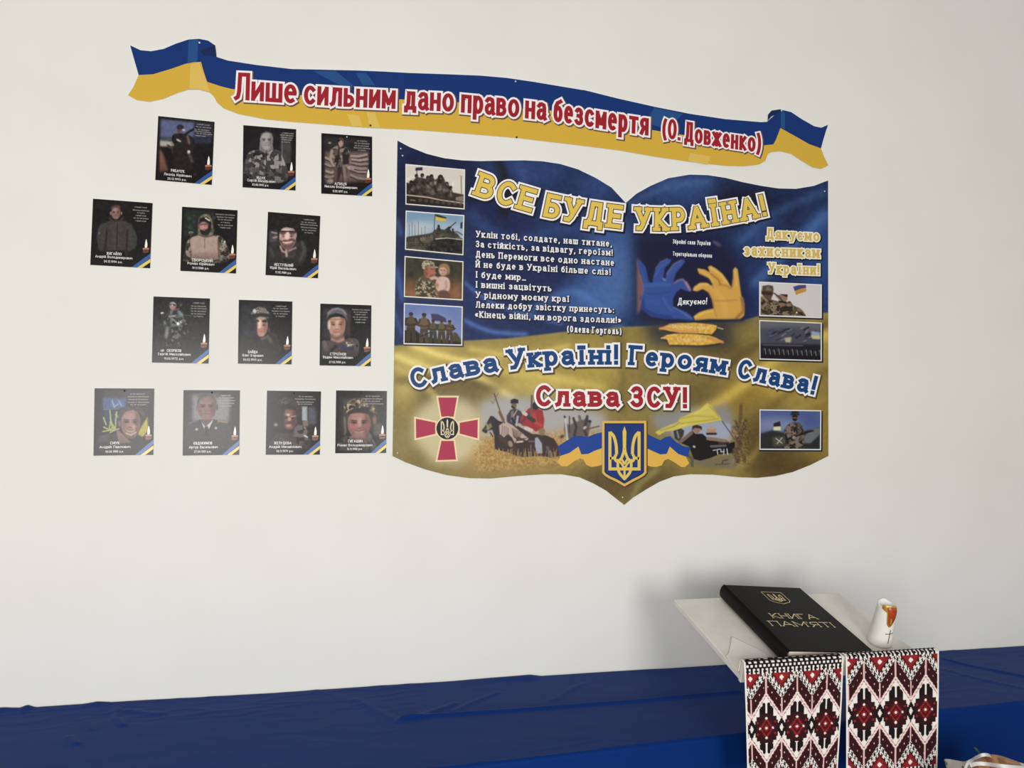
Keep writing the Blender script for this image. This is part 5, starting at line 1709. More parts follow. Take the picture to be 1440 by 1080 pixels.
def card_smile(c):
    c.c[:] = np.array((66, 62, 60)) / 255
    c.fill([(530, 220), (1000, 240), (1030, 640), (540, 640)], (96, 92, 86), 34)
    c.fill([(960, 560), (1060, 540), (1050, 700), (940, 700)], (120, 118, 110), 18)
    c.bust([(500, 880), (540, 740), (640, 700), (880, 720), (960, 780), (960, 900)], (110, 102, 94), [(80, 76, 66), (146, 140, 132)], 40)
    c.line([(580, 470), (590, 640), (580, 680)], 24, (170, 168, 140), 10, .7)
    c.fill([(880, 640), (930, 700), (900, 780), (850, 760)], (140, 138, 128), 10)
    c.fill([(680, 690), (860, 690), (860, 770), (700, 770)], (168, 122, 122), 12)
    c.face(762, 555, 148, 190, (206, 162, 154), -40, smile=True)
    c.ell(960, 500, 24, 60, (170, 124, 122), 10)
    c.ell(690, 580, 50, 40, (220, 150, 150), 18, .6)
    c.ell(860, 580, 50, 40, (206, 140, 140), 18, .6)
    c.ell(768, 530, 26, 60, (230, 184, 174), 12, .8)
    c.fill([(590, 420), (570, 330), (600, 270), (700, 230), (800, 225), (900, 260), (960, 340), (980, 420), (930, 400), (780, 365), (640, 400)], (158, 142, 122), 8)
    c.camo(c.mask([(590, 420), (570, 330), (600, 270), (700, 230), (800, 225), (900, 260), (960, 340), (980, 420), (780, 360)], 8), [(104, 92, 90), (206, 190, 160), (84, 78, 76)], 44, 7)
    c.fill([(590, 440), (640, 380), (740, 345), (830, 350), (920, 400), (975, 465), (860, 420), (760, 408), (660, 420)], (88, 80, 78), 7)


def letters(s, x, y, w, cap, slope):
    return text(s, [(x - w / 2, y - slope * w / 2), (x + w / 2, y + slope * w / 2)], cap, t=.145, gap=.13, xh=.76)


# view corner (origin), factor, corners in that view, painter, three lines (text, centre x, baseline y, width), flame base, small print (x, y, w per line), label
CARDS = [
    ((210, 155), 9, [(110, 70), (820, 150), (795, 948), (78, 880)], card_sky,
     [('РИБАЧУК', 358, 782, 172), ('Леонід Юрійович', 358, 832, 345), ('20.12.1993 р.н.', 348, 882, 235)], (745, 690), [(680, 186, 170), (680, 218, 190), (660, 250, 190), (670, 276, 210), (690, 302, 200), (640, 326, 140)], (20, 17, 17),
     'memorial card with a soldier holding a rifle against blue sky, top row left'),
    ((160, 40), 4, [(728, 544), (1025, 567), (1023, 913), (725.6, 892)], card_grey_camo,
     [('ЯЦУК', 828, 848, 50), ('Сергій Васильович', 830, 864, 156), ('02.08.1992 р.н.', 825, 886, 92)], (998, 800), [(980, 590, 64), (972, 602, 76), (972, 615, 70), (972, 627, 60), (966, 640, 50)], (22, 20, 21),
     'memorial card with black and white portrait of a soldier, middle of the top row'),
    ((370, 175), 9, [(735, 112), (1377, 152), (1382, 915), (738, 868)], card_trench,
     [('АПИЦЯ', 978, 770, 150), ('Микола Володимирович', 985, 808, 410), ('11.05.1997 р.н.', 975, 862, 190)], (1328, 672), [(1250, 210, 130), (1250, 240, 190), (1245, 272, 180), (1250, 300, 210), (1250, 328, 100)], (20, 17, 17),
     'memorial card with a standing soldier before sandbags, rightmost card of the top row'),
    ((120, 270), 9, [(95, 82), (845, 142), (825, 970), (65, 918)], card_fleece,
     [('ЖИГАЙЛО', 362, 796, 190), ('Андрій Володимирович', 360, 838, 466), ('24.12.1994 р.н.', 350, 892, 230)], (765, 705), [(700, 196, 160), (700, 236, 210), (700, 268, 100), (700, 302, 140), (700, 336, 190), (700, 370, 140)], (22, 19, 19),
     'memorial card with a man in grey fleece jacket, leftmost of the second row'),
    ((230, 280), 9, [(235, 92), (930, 145), (922, 942), (212, 908)], card_balaclava,
     [('ТВОРСЬКИЙ', 485, 790, 260), ('Роман Юрійович', 470, 832, 336), ('19.11.1988 р.н.', 465, 884, 210)], (868, 690), [(780, 200, 250), (780, 234, 220), (775, 265, 180), (780, 300, 120), (780, 334, 190), (780, 366, 140)], (20, 18, 18),
     'memorial card with a bearded soldier in a pale combat shirt and hood'),
    ((330, 285), 9, [(420, 112), (1080, 172), (1058, 958), (392, 915)], card_glasses,
     [('НЕСТУЛЬНИЙ', 620, 802, 236), ('Юрій Васильович', 612, 842, 324), ('17.02.1988 р.н.', 615, 894, 200)], (1006, 700), [(935, 220, 140), (935, 254, 190), (940, 284, 220), (935, 320, 200), (935, 352, 180), (935, 384, 110)], (24, 22, 21),
     'memorial card with a smiling man in glasses and knitted hat'),
    ((180, 405), 9, [(320, 105), (1035, 135), (1020, 958), (305, 942)], card_forest,
     [('СКОРІКОВ', 582, 808, 182), ('Сергій Миколайович', 585, 852, 412), ('11.03.1972 р.н.', 582, 906, 246)], (962, 690), [(895, 192, 150), (890, 232, 190), (890, 262, 200), (888, 296, 190), (885, 330, 180), (890, 362, 120)], (28, 25, 25),
     'memorial card with a soldier walking among dark bushes, leftmost card of the third row'),
    ((310, 410), 9, [(232, 105), (912, 125), (898, 922), (222, 912)], card_patrol_cap,
     [('БАЙДА', 410, 780, 120), ('Олег Ігорович', 408, 822, 262), ('03.02.1993 р.н.', 405, 874, 236)], (845, 670), [(765, 186, 140), (760, 216, 190), (760, 250, 230), (760, 282, 180), (755, 314, 120)], (28, 26, 26),
     'memorial card with a man in a camouflage patrol cap, face half in shade'),
    ((410, 410), 9, [(362, 148), (1008, 178), (1005, 945), (357, 935)], card_dark_cap,
     [('СТРОЇНОВ', 588, 806, 202), ('Вадим Миколайович', 588, 846, 376), ('27.02.1988 р.н.', 580, 904, 210)], (955, 700), [(875, 234, 226), (868, 264, 176), (868, 294, 140), (868, 328, 190), (868, 358, 150), (868, 394, 130)], (26, 24, 24),
     'memorial card with a close portrait of a young man in a dark baseball cap'),
    ((100, 535), 9, [(300, 102), (1048, 100), (1042, 945), (280, 950)], card_mural,
     [('СМУК', 550, 808, 120), ('Андрій Павлович', 550, 856, 390), ('06.06.1985 р.н.', 545, 912, 226)], (978, 680), [(840, 170, 190), (850, 204, 270), (850, 240, 260), (850, 276, 280), (850, 306, 200)], (56, 54, 52),
     'memorial card with a smiling man before a yellow trident mural, bottom row left'),
    ((220, 535), 9, [(342, 122), (1055, 125), (1048, 942), (332, 950)], card_dress,
     [('ЄВДОКИМОВ', 586, 810, 236), ('Артур Васильович', 592, 858, 360), ('27.04.1981 р.н.', 582, 912, 216)], (990, 690), [(875, 190, 140), (880, 220, 190), (885, 256, 220), (885, 290, 200), (875, 324, 160)], (60, 58, 54),
     'memorial card with an officer in dress uniform, white shirt and tie'),
    ((340, 535), 9, [(322, 130), (1000, 138), (990, 940), (300, 940)], card_helmet,
     [('ЖЕЛУДЄВА', 515, 808, 220), ('Андрій Михайлович', 545, 854, 404), ('06.11.1979 р.н.', 540, 906, 210)], (928, 690), [(810, 204, 180), (805, 236, 270), (805, 274, 220), (800, 300, 180)], (64, 60, 56),
     'memorial card with a soldier in a helmet beside a bright window'),
    ((420, 535), 9, [(475, 130), (1118, 130), (1105, 920), (462, 920)], card_smile,
     [('ГИГАШИН', 715, 786, 180), ('Роман Володимирович', 710, 834, 440), ('12.11.1988 р.н.', 705, 880, 190)], (1058, 672), [(935, 198, 180), (935, 230, 250), (935, 262, 190), (935, 294, 280)], (66, 62, 60),
     'memorial card with a smiling young man in a camouflage cap, next to the poster'),
]
unit_words = ['солдат', 'загинув', 'за Україну', 'старший солдат', 'під час виконання', 'бойового завдання', 'Військовослужбовець', 'Збройних Сил України', 'захищаючи Батьківщину']
for (org, sc, cc, paint, names, fl, unit, base_c, label) in CARDS:
    cpx = pix(org, sc, cc)
    wl = [on_wall(CT)(x, y) for x, y in cpx]
    ctr = sum(wl) / 4
    uvec = ((wl[1] - wl[0]) + (wl[2] - wl[3])) / 2
    vvec = ((wl[3] - wl[0]) + (wl[2] - wl[1])) / 2
    ang = math.atan2(uvec[2], uvec[0]) * .5 + (math.atan2(vvec[2], vvec[0]) + PI / 2) * .5
    uvec = np.array([math.cos(ang), 0, math.sin(ang)]) * np.linalg.norm(uvec)
    vvec = np.array([math.sin(ang), 0, -math.cos(ang)]) * np.linalg.norm(vvec)
    tl = ctr - uvec / 2 - vvec / 2
    # the enlarged view's x-scale counts for both: factor relative to a view of factor 9
    z = 9.0 / sc
    c = Card(cc, base_c)
    c.bs = .8 * sc / 9.0
    paint(c)
    if org[1] == 535:                       # the lowest row: print is black, the window's reflection greys it
        c.c = np.clip(c.c - .13, .03, 1)
        base_c = (26, 24, 22)
    c.grain(np.ones(c.X.shape), .09, 26, 5)
    # dark border that the print fades into
    e = np.minimum(np.minimum(c.X, 1 - c.X), np.minimum(c.Y, 1.15 - c.Y))
    c.put(1 - np.clip(e / .07, 0, 1) ** .8, base_c, .95)
    c.put(np.clip((c.Y - .80) / .3, 0, 1), base_c, .55)
    card = thing('memorial_card', (ctr[0], 0.0, ctr[2]), label, 'memorial card', 'memorial cards on the white wall')

    def P(x, y, k=0, c=c, tl=tl, uvec=uvec, vvec=vvec):
        a, d = c.T((x, y))
        return tl + uvec * a + vvec * d / 1.15 + np.array([0, -.00025 * k, 0])
    b = MB()
    b.slab([tl, tl + uvec, tl + uvec + vvec, tl + vvec], CT - .0004)
    b.build('card_sheet', CEDGE, card)
    G = tl + uvec * c.X[..., None] + vvec * (c.Y / 1.15)[..., None] + np.array([0, -.00025, 0])
    grid_mesh('portrait_print', G, CARD_INK, card, c.c, smooth=False)
    slope = (cc[1][1] - cc[0][1]) / (cc[1][0] - cc[0][0])
    cw = cc[1][0] - cc[0][0]
    q = []
    for i, (s_, x, y, w) in enumerate(names):
        q += letters(s_, x, y, w, (35, 32, 28)[i] / z, slope)
    flat('name_lettering', [q], lambda x, y: P(x, y, 2), card, [NAMEW])
    q = []
    for i, (x, y, w) in enumerate(unit):
        q += text(min(unit_words, key=lambda t_: abs(len(t_) - w * z / 11.5 - (i % 2))), [(x - w / 2, y + 8 / z - slope * w / 2), (x + w / 2, y + 8 / z + slope * w / 2)], 17 / z, t=.16, gap=.12, xh=.8)
    flat('small_print_lettering', [q], lambda x, y: P(x, y, 2), card, [UNITG])
    # printed candle
    fx, fy = fl
    F = lambda pts: [(fx + x / z, fy + y / z) for x, y in pts]
    fl_p = smooth_poly(F([(-14, 0), (-12, -40), (4, -106), (18, -40), (14, 0), (0, 6)]), 3)
    wx = F([(-44, 12), (-20, 5), (24, 6), (42, 13), (38, 32), (10, 38), (-38, 32)])
    wd_ = F([(-40, 31), (38, 31), (34, 62), (-10, 74), (-40, 68)])
    flat('candle_picture', [[fl_p], [wx], [wd_]], lambda x, y: P(x, y, 2), card, [FLAME, WAX, WAXD])
    # corner ribbon, in card fractions
    U = lambda a, d, k: tl + uvec * a + vvec * d + np.array([0, -.00025 * k, 0])
    b = MB()
    b.poly([U(.69, 1, 3), U(.785, 1, 3), U(1, .855, 3), U(1, .775, 3), U(.9, .845, 3)], 0)
    b.poly([U(.785, 1, 3), U(.865, 1, 3), U(1, .91, 3), U(1, .845, 3)], 1)
    b.build('corner_ribbon', [RB, RY], card)
    first_row = org in ((210, 155), (160, 40))
    pin(U(.5, .035, 1), card, PIN if paint is card_trench else PIN_DARK, .0026, .002)
# ------------------------------------------------------------------ the table and its blue cloth
ZT = .745
edge = lambda x: -.642 + .062 * x
blue_cloth = mat('blue_satin_cloth', (2, 43, 108), .6, .08)
blue_cloth.node_tree.nodes['Principled BSDF'].inputs['Sheen Weight'].default_value = .03
blue_cloth.node_tree.nodes['Principled BSDF'].inputs['Sheen Roughness'].default_value = .4
wood = add_noise(mat('table_wood', (150, 120, 84), .5), 6, (140, 110, 76), (160, 130, 94), stretch=(1, 8, 8))
tt = thing('long_table', (.85, -.3, 0), 'long wooden table standing against the wall beneath the blue cloth', 'table')
b = MB()
b.box((.85, -.235, ZT - .019), (3.9, .41, .028))
b.build('table_top', wood, tt, bevel=.003)
for x in (-1.0, 2.7):
    for y in (-.12, -.38):
        b = MB()
        b.box((x, y, (ZT - .033) / 2), (.05, .05, ZT - .033))
        b.build('leg', wood, tt, bevel=.004)

xs = np.linspace(-1.25, 2.95, 720)
prof = []
for t in np.linspace(0, 1, 130):
    prof.append(('top', t))
for a in np.linspace(0, 1, 12)[1:]:
    prof.append(('edge', a))
for t in np.linspace(0, 1, 70)[1:]:
    prof.append(('drop', t))
NXc, NYc = len(xs), len(prof)
P = np.zeros((NYc, NXc, 3))
R_ = .012


def seg_dist(X, Y, pts):
    d = np.full(X.shape, 1e9)
    for (ax, ay), (bx, by) in zip(pts[:-1], pts[1:]):
        vx, vy = bx - ax, by - ay
        t = np.clip(((X - ax) * vx + (Y - ay) * vy) / (vx * vx + vy * vy), 0, 1)
        d = np.minimum(d, np.hypot(X - ax - t * vx, Y - ay - t * vy))
    return d


tp = lambda pts: [tuple(on_plane(x, y, (0, 0, ZT), (0, 0, 1))[:2]) for x, y in pts]
creases = [(tp([(565, 1010.5), (667, 1003), (740, 998), (886, 987), (949, 981), (1040, 974)]), .007, .010), (tp([(1328, 927), (1362, 936), (1440, 952), (1470, 960)]), .006, .012),
           (tp([(1328, 942), (1380, 956), (1440, 968)]), .003, .014), (tp([(640, 990), (600, 1004), (560, 1014)]), .004, .012), (tp([(700, 975), (660, 990), (640, 1000)]), .003, .010),
           (tp([(500, 985), (530, 1000), (550, 1010)]), .003, .014), (tp([(165, 998), (163, 1010), (172, 1020)]), .005, .010), (tp([(98, 1036), (108, 1046)]), .005, .008), (tp([(120, 1010), (130, 1026)]), .003, .012),
           (tp([(180, 1000), (230, 1004)]), .003, .012), (tp([(820, 962), (800, 972), (780, 985)]), .003, .012)]
back = [(-1.25, .004), (-.954, .007), (-.91, .004), (-.89, .011), (-.868, .002), (-.74, .002), (-.70, .006), (-.66, .001), (0, .001), (.4, .001), (.66, .008), (.70, .001), (2.95, .001)]
for j, (kind, a) in enumerate(prof):
    e = edge(xs)
    if kind == 'top':
        y0 = -.006
        y = y0 + (e + R_ - y0) * a
        z = np.full(NXc, ZT)
        bk = np.interp(xs, [p[0] for p in back], [p[1] for p in back])
        z = z + bk * np.exp(-((y0 - y) / .03) ** 2)
        w = 0
        for pts, amp, sg in creases:
            w = w + amp * np.exp(-(seg_dist(xs, y, pts) / sg) ** 2)
        n = fbm(xs * 3.2 + 5, y * 7 + 3, 21, 3) - .5
        n2 = np.abs(fbm(xs * 7 + y * 9, y * 22 - xs * 4 + 7, 33, 2) - .5)
        z = z + w + .005 * n + .0012 * np.exp(-(n2 / .10) ** 2) * np.clip((fbm(xs * 1.5, y * 3, 44, 1) - .45) * 5, 0, 1)
        z = np.maximum(z, ZT - .003)
        P[j] = np.stack([xs, y, z], -1)
    elif kind == 'edge':
        th = a * PI / 2
        P[j] = np.stack([xs, e + R_ - R_ * math.sin(th), ZT - R_ + R_ * math.cos(th) + 0 * xs], -1)
    else:
        z = ZT - R_ - (ZT - R_ - .012) * a
        f = .014 * (fbm(xs * 6, np.full(NXc, a * 1.2), 55, 2) - .2) * min(1, a * 6) + .02 * a
        P[j] = np.stack([xs, e - f, np.full(NXc, z)], -1)
cl = grid_mesh('tablecloth', P, blue_cloth)
tag(cl, 'shiny blue cloth covering the long table along the wall', 'tablecloth')

# ------------------------------------------------------------------ lectern
TILT = math.radians(17.3)
YF, ZF = -.70, .9605                     # front edge of the slope
bn = np.array([0, -math.sin(TILT), math.cos(TILT)])
bs = np.array([0, math.cos(TILT), math.sin(TILT)])
SL, LIP, LT = .379, .042, .012
XFL, XFR, XBL, XBR = 1.062, 1.658, 1.037, 1.620


def brd(x, s, n=0.0):
    """a point of the reading slope: x across, s up the slope from the front edge, n above the surface"""
    return np.array([x, YF, ZF]) + bs * s + bn * n


HEX = [(0, 3, 2, 1), (4, 5, 6, 7), (0, 1, 5, 4), (1, 2, 6, 5), (2, 3, 7, 6), (3, 0, 4, 7)]
white_lam = add_noise(mat('white_laminate', (226, 222, 214), .45, .4), 20, (222, 218, 210), (230, 227, 220), bump=.03, bscale=40)
lect = thing('tabletop_lectern', (1.36, -.45, ZT), 'white tabletop lectern with a sloping board carrying the black book and candle', 'lectern')
b = MB()
b.raw([brd(x, s, n) for n in (-.016, 0) for x, s in ((XFL, 0), (XFR, 0), (XBR, SL), (XBL, SL))], HEX)
b.build('reading_board', white_lam, lect, bevel=.002)
b = MB()
b.raw([brd(x, s, n) for n in (-.018, LIP) for x, s in ((XFL - .002, -LT), (XFR + .002, -LT), (XFR + .002, -.0003), (XFL - .002, -.0003))], HEX)
b.build('front_ledge', white_lam, lect, bevel=.0015)
b = MB()
px0, px1, py0, py1 = 1.335, 1.405, -.47, -.41
top = lambda y: ZF + (y - YF) * math.tan(TILT) - .0172
b.raw([(px0, py0, ZT + .022), (px1, py0, ZT + .022), (px1, py1, ZT + .022), (px0, py1, ZT + .022), (px0, py0, top(py0)), (px1, py0, top(py0)), (px1, py1, top(py1)), (px0, py1, top(py1))], HEX)
b.build('post', white_lam, lect, bevel=.003)
b = MB()
b.box((1.37, -.44, ZT + .013), (.15, .14, .02))
b.build('base_plate', white_lam, lect, bevel=.003)

# ------------------------------------------------------------------ the book of remembrance
cover_m = mat('black_leatherette', (12, 12, 13), .45, .1)
n_, l_, b_ = nodes(cover_m)
t_ = n_.new('ShaderNodeTexVoronoi')
t_.inputs['Scale'].default_value = 500
bp_ = n_.new('ShaderNodeBump')
bp_.inputs['Strength'].default_value = .15
bp_.inputs['Distance'].default_value = .0006
tc_ = n_.new('ShaderNodeTexCoord')
l_.new(tc_.outputs['Object'], t_.inputs['Vector'])
l_.new(t_.outputs['Distance'], bp_.inputs['Height'])
l_.new(bp_.outputs[0], b_.inputs['Normal'])
paper_m = mat('page_block', (226, 218, 204), .8, .2)
goldleaf = mat('gold_foil', (222, 204, 156), .4, .5, .3)
tocs = lambda p: (p[0], float(np.dot(p - np.array([0, YF, ZF]), bs)))
# a thick binder: high at the spine, falling to the fore edge
NL, NR = .050, .020
BWd, BLn, ba = .284, .354, math.radians(2.6)
bc_ = np.array([1.3445, .2015])
eu = np.array([math.cos(ba), math.sin(ba)])
ev = np.array([-math.sin(ba), math.cos(ba)])
w2, l2 = BWd / 2, BLn / 2
ntop = lambda u: NL + (NR - NL) * (u + w2) / BWd


def bk(u, v, n):
    """book space: u across from the centre, v up from the centre, n above the board"""
    p = bc_ + eu * u + ev * v
    return brd(p[0], p[1], n)


book = thing('memorial_book', bk(0, 0, 0), 'thick black book with gold emblem and title lying on the white lectern', 'book')


def bslab(u0, u1, v0, v1, lo, hi, mb, mi=0):
    q = ((u0, v0), (u1, v0), (u1, v1), (u0, v1))
    mb.raw([bk(u, v, lo(u)) for u, v in q] + [bk(u, v, hi(u)) for u, v in q], HEX, mi)


b = MB()
bslab(-w2 + .006, w2, -l2, l2, lambda u: .0035, lambda u: .0065, b)
b.build('back_cover', cover_m, book, bevel=.001)
b = MB()
bslab(-w2 + .003, w2, -l2, l2, lambda u: ntop(u) - .0032, ntop, b)
b.build('front_cover', cover_m, book, bevel=.0012)
b = MB()
vs, fs = [], []
m = 15
h0, h1 = .0035, ntop(-w2)
for v in (-l2, l2):
    for d_ in (0, .003):
        for k in range(m):
            th = math.radians(90 + 180 * k / (m - 1))
            vs.append(bk(-w2 + .004 + math.cos(th) * (.013 - d_), v, (h0 + h1) / 2 + math.sin(th) * ((h1 - h0) / 2 + .0004 - d_)))
for k in range(m - 1):
    fs += [(k, k + 1, 2 * m + k + 1, 2 * m + k), (m + k + 1, m + k, 3 * m + k, 3 * m + k + 1), (k + 1, k, m + k, m + k + 1), (2 * m + k, 2 * m + k + 1, 3 * m + k + 1, 3 * m + k)]
b.raw(vs, fs)
b.build('spine', cover_m, book, smooth=False)
b = MB()
bslab(-w2 + .005, w2 - .005, -l2 + .004, l2 - .004, lambda u: .0068, lambda u: ntop(u) - .0035, b)
b.build('page_block', paper_m, book)
# gold lettering: cover coordinates x to the right, y down from the top edge
cvr = lambda x, y: bk(x - w2, l2 - y, ntop(x - w2) + .0006)
_o, _x, _y = cvr(0, 0), cvr(1, 0) - cvr(0, 0), cvr(0, 1) - cvr(0, 0)
_n = np.cross(_x, _y)


def oncover(x, y):
    p = on_plane(x, y, _o, _n) - _o
    a = np.linalg.lstsq(np.stack([_x, _y], 1), p, rcond=None)[0]
    return (float(a[0]), float(a[1]))


l1a, l1b, l2a, l2b = [oncover(*p) for p in ((1088, 870), (1151, 870), (1087, 881.5), (1174, 881))]
y1, y2 = (l1a[1] + l1b[1]) / 2, (l2a[1] + l2b[1]) / 2
cap_ = .027
ttl = text('КНИГА', [(l1a[0], y1), (l1b[0], y1)], cap_, t=.11, slab=.12, gap=.1) + text("ПАМ'ЯТІ", [(l2a[0], y2), (l2b[0], y2)], cap_, t=.11, slab=.12, gap=.1)
flat('title_lettering', [ttl], cvr, book, [goldleaf])
e0, e1, e2 = oncover(1071, 833), oncover(1097, 832.5), oncover(1093, 848)
ex, ey, ew, eh = (e0[0] + e1[0]) / 2, (e0[1] + e1[1]) / 2, e1[0] - e0[0], e2[1] - e1[1]
shq = [(-.5, 0), (.5, 0), (.5, .72), (.4, .84), (0, 1), (-.4, .84), (-.5, .72)]
shq = [(ex + x * ew, ey + y * eh) for x, y in shq]
em = ribbon(shq + [shq[0]], .0022, 0) + trident(ex, ey + eh * .47, ew * .62, eh * .68, .0032)
flat('gold_emblem', [em], cvr, book, [goldleaf])

# ------------------------------------------------------------------ candle
# ------------------------------------------------------------------ candle
wax_w = mat('candle_wax', (236, 232, 226), .4, .5)
wax_w.node_tree.nodes['Principled BSDF'].inputs['Subsurface Weight'].default_value = .1
wax_r = add_noise(mat('red_wax', (168, 54, 24), .3, .6), 60, (118, 24, 14), (186, 72, 28), .35, .65, bump=.4, bscale=120)
gold_p = mat('gold_paint', (196, 152, 62), .35, .5, .5)
cb = on_plane(1236, 903, brd(0, 0, 0), bn)
cs = tocs(cb)
CH = .128
can = thing('memorial_candle', cb, 'white pillar candle with red melted side and black cross beside the book', 'candle')
rad = lambda h: .0335 - .0075 * (h / CH)
crim = lambda a: CH + .003 * math.sin(a * 2 + 1.2) + .0012 * math.sin(a * 5)


def cpt(a, h, dr=0.0):
    """a: angle round the candle, 0 facing the room; h: height above the board"""
    r = rad(h) + dr
    return brd(cs[0] + r * math.sin(a), cs[1] - r * math.cos(a), h)


na, nh = 48, 24
vs, fs = [], []
for i in range(nh + 1):
    for k in range(na):
        a = 2 * PI * k / na
        h = .0012 + (crim(a) - .0012) * i / nh
        p = cpt(a, h)
        vs.append(p)
for i in range(nh):
    for k in range(na):
        k2 = (k + 1) % na
        fs.append((i * na + k, i * na + k2, (i + 1) * na + k2, (i + 1) * na + k))
rim0 = nh * na
for j, (f, dz) in enumerate(((.86, -.001), (.7, -.02), (.3, -.024))):
    for k in range(na):
        a = 2 * PI * k / na
        h = crim(a) + dz
        r = rad(CH) * f
        vs.append(brd(cs[0] + r * math.sin(a), cs[1] - r * math.cos(a), h))
    for k in range(na):
        k2 = (k + 1) % na
        p0 = rim0 + j * na
        fs.append((p0 + k, p0 + k2, p0 + na + k2, p0 + na + k))
fs.append(tuple(rim0 + 3 * na + k for k in range(na)))
fs.append(tuple(range(na - 1, -1, -1)))
b = MB()
b.raw(vs, fs)
b.build('candle_body', wax_w, can, smooth=True)


def wrap_patch(name, pts, dr, m, n=14, lift=0.0):
    """a closed shape (angle deg, height) laid over the candle's side as a thin shell"""
    bm = bmesh.new()
    sp = smooth_poly(pts, 4)
    cx_, cy_ = np.mean([p[0] for p in sp]), np.mean([p[1] for p in sp])
    rings = []
    for s_ in np.linspace(1, .05, 7):
        bump = dr + lift * (1 - s_ ** 2)
        rings.append([bm.verts.new(cpt(math.radians(cx_ + (x - cx_) * s_ - 33), cy_ + (y - cy_) * s_, bump if s_ < 1 else -.0006)) for x, y in sp])
    k_ = len(sp)
    for r0, r1 in zip(rings[:-1], rings[1:]):
        for k in range(k_):
            bm.faces.new((r0[k], r0[(k + 1) % k_], r1[(k + 1) % k_], r1[k]))
    bm.faces.new(rings[-1])
    bmesh.ops.recalc_face_normals(bm, faces=bm.faces)
    me = bpy.data.meshes.new(name)
    bm.to_mesh(me)
    bm.free()
    me.materials.append(m)
    me.polygons.foreach_set('use_smooth', [True] * len(me.polygons))
    return link(name, me, can)


wrap_patch('gold_rim', [(-42, .122), (-32, .131), (-4, .132), (24, .133), (64, .131), (74, .112), (65, .092), (46, .073), (26, .065), (9, .074), (2, .094), (-4, .112), (-18, .119)], .0006, gold_p, lift=.0006)
wrap_patch('red_wax_drip', [(-6, .129), (24, .131), (58, .128), (66, .112), (58, .094), (40, .078), (26, .071), (14, .080), (8, .098), (2, .114)], .0018, wax_r, lift=.0035)
wrap_patch('gold_rim', [(20, .082), (30, .076), (33, .082), (27, .104), (23, .104)], .0045, gold_p, lift=.0008)
b = MB()
ang = 2


def cross_bar(a0, h0, a1, h1, w):
    q = ribbon([(a0, h0), ((a0 + a1) / 2, (h0 + h1) / 2), (a1, h1)], w, w / 2)
    for s in q:
        b.poly([cpt(x / .03, y, .0008) for x, y in s])


A0 = math.radians(ang) * .03
cross_bar(A0, .018, A0 + .0012, .058, .0022)
cross_bar(A0 - .011, .046, A0 + .0125, .0475, .0022)
b.build('black_cross', mat('black_paint', (22, 22, 24), .5), can)

# ------------------------------------------------------------------ embroidered towels
towel_m = print_mat('embroidered_cloth', .85, .15)
n_, l_, b_ = nodes(towel_m)
w_ = n_.new('ShaderNodeTexNoise')
w_.inputs['Scale'].default_value = 900
bp_ = n_.new('ShaderNodeBump')
bp_.inputs['Strength'].default_value = .3
bp_.inputs['Distance'].default_value = .0008
tc_ = n_.new('ShaderNodeTexCoord')
l_.new(tc_.outputs['Object'], w_.inputs['Vector'])
l_.new(w_.outputs['Fac'], bp_.inputs['Height'])
l_.new(bp_.outputs[0], b_.inputs['Normal'])
WH, BLK_, DR, RD, PK, PK2 = [np.array(c) / 255.0 for c in ((232, 228, 222), (26, 18, 20), (70, 20, 24), (140, 36, 40), (190, 110, 114), (224, 186, 186))]


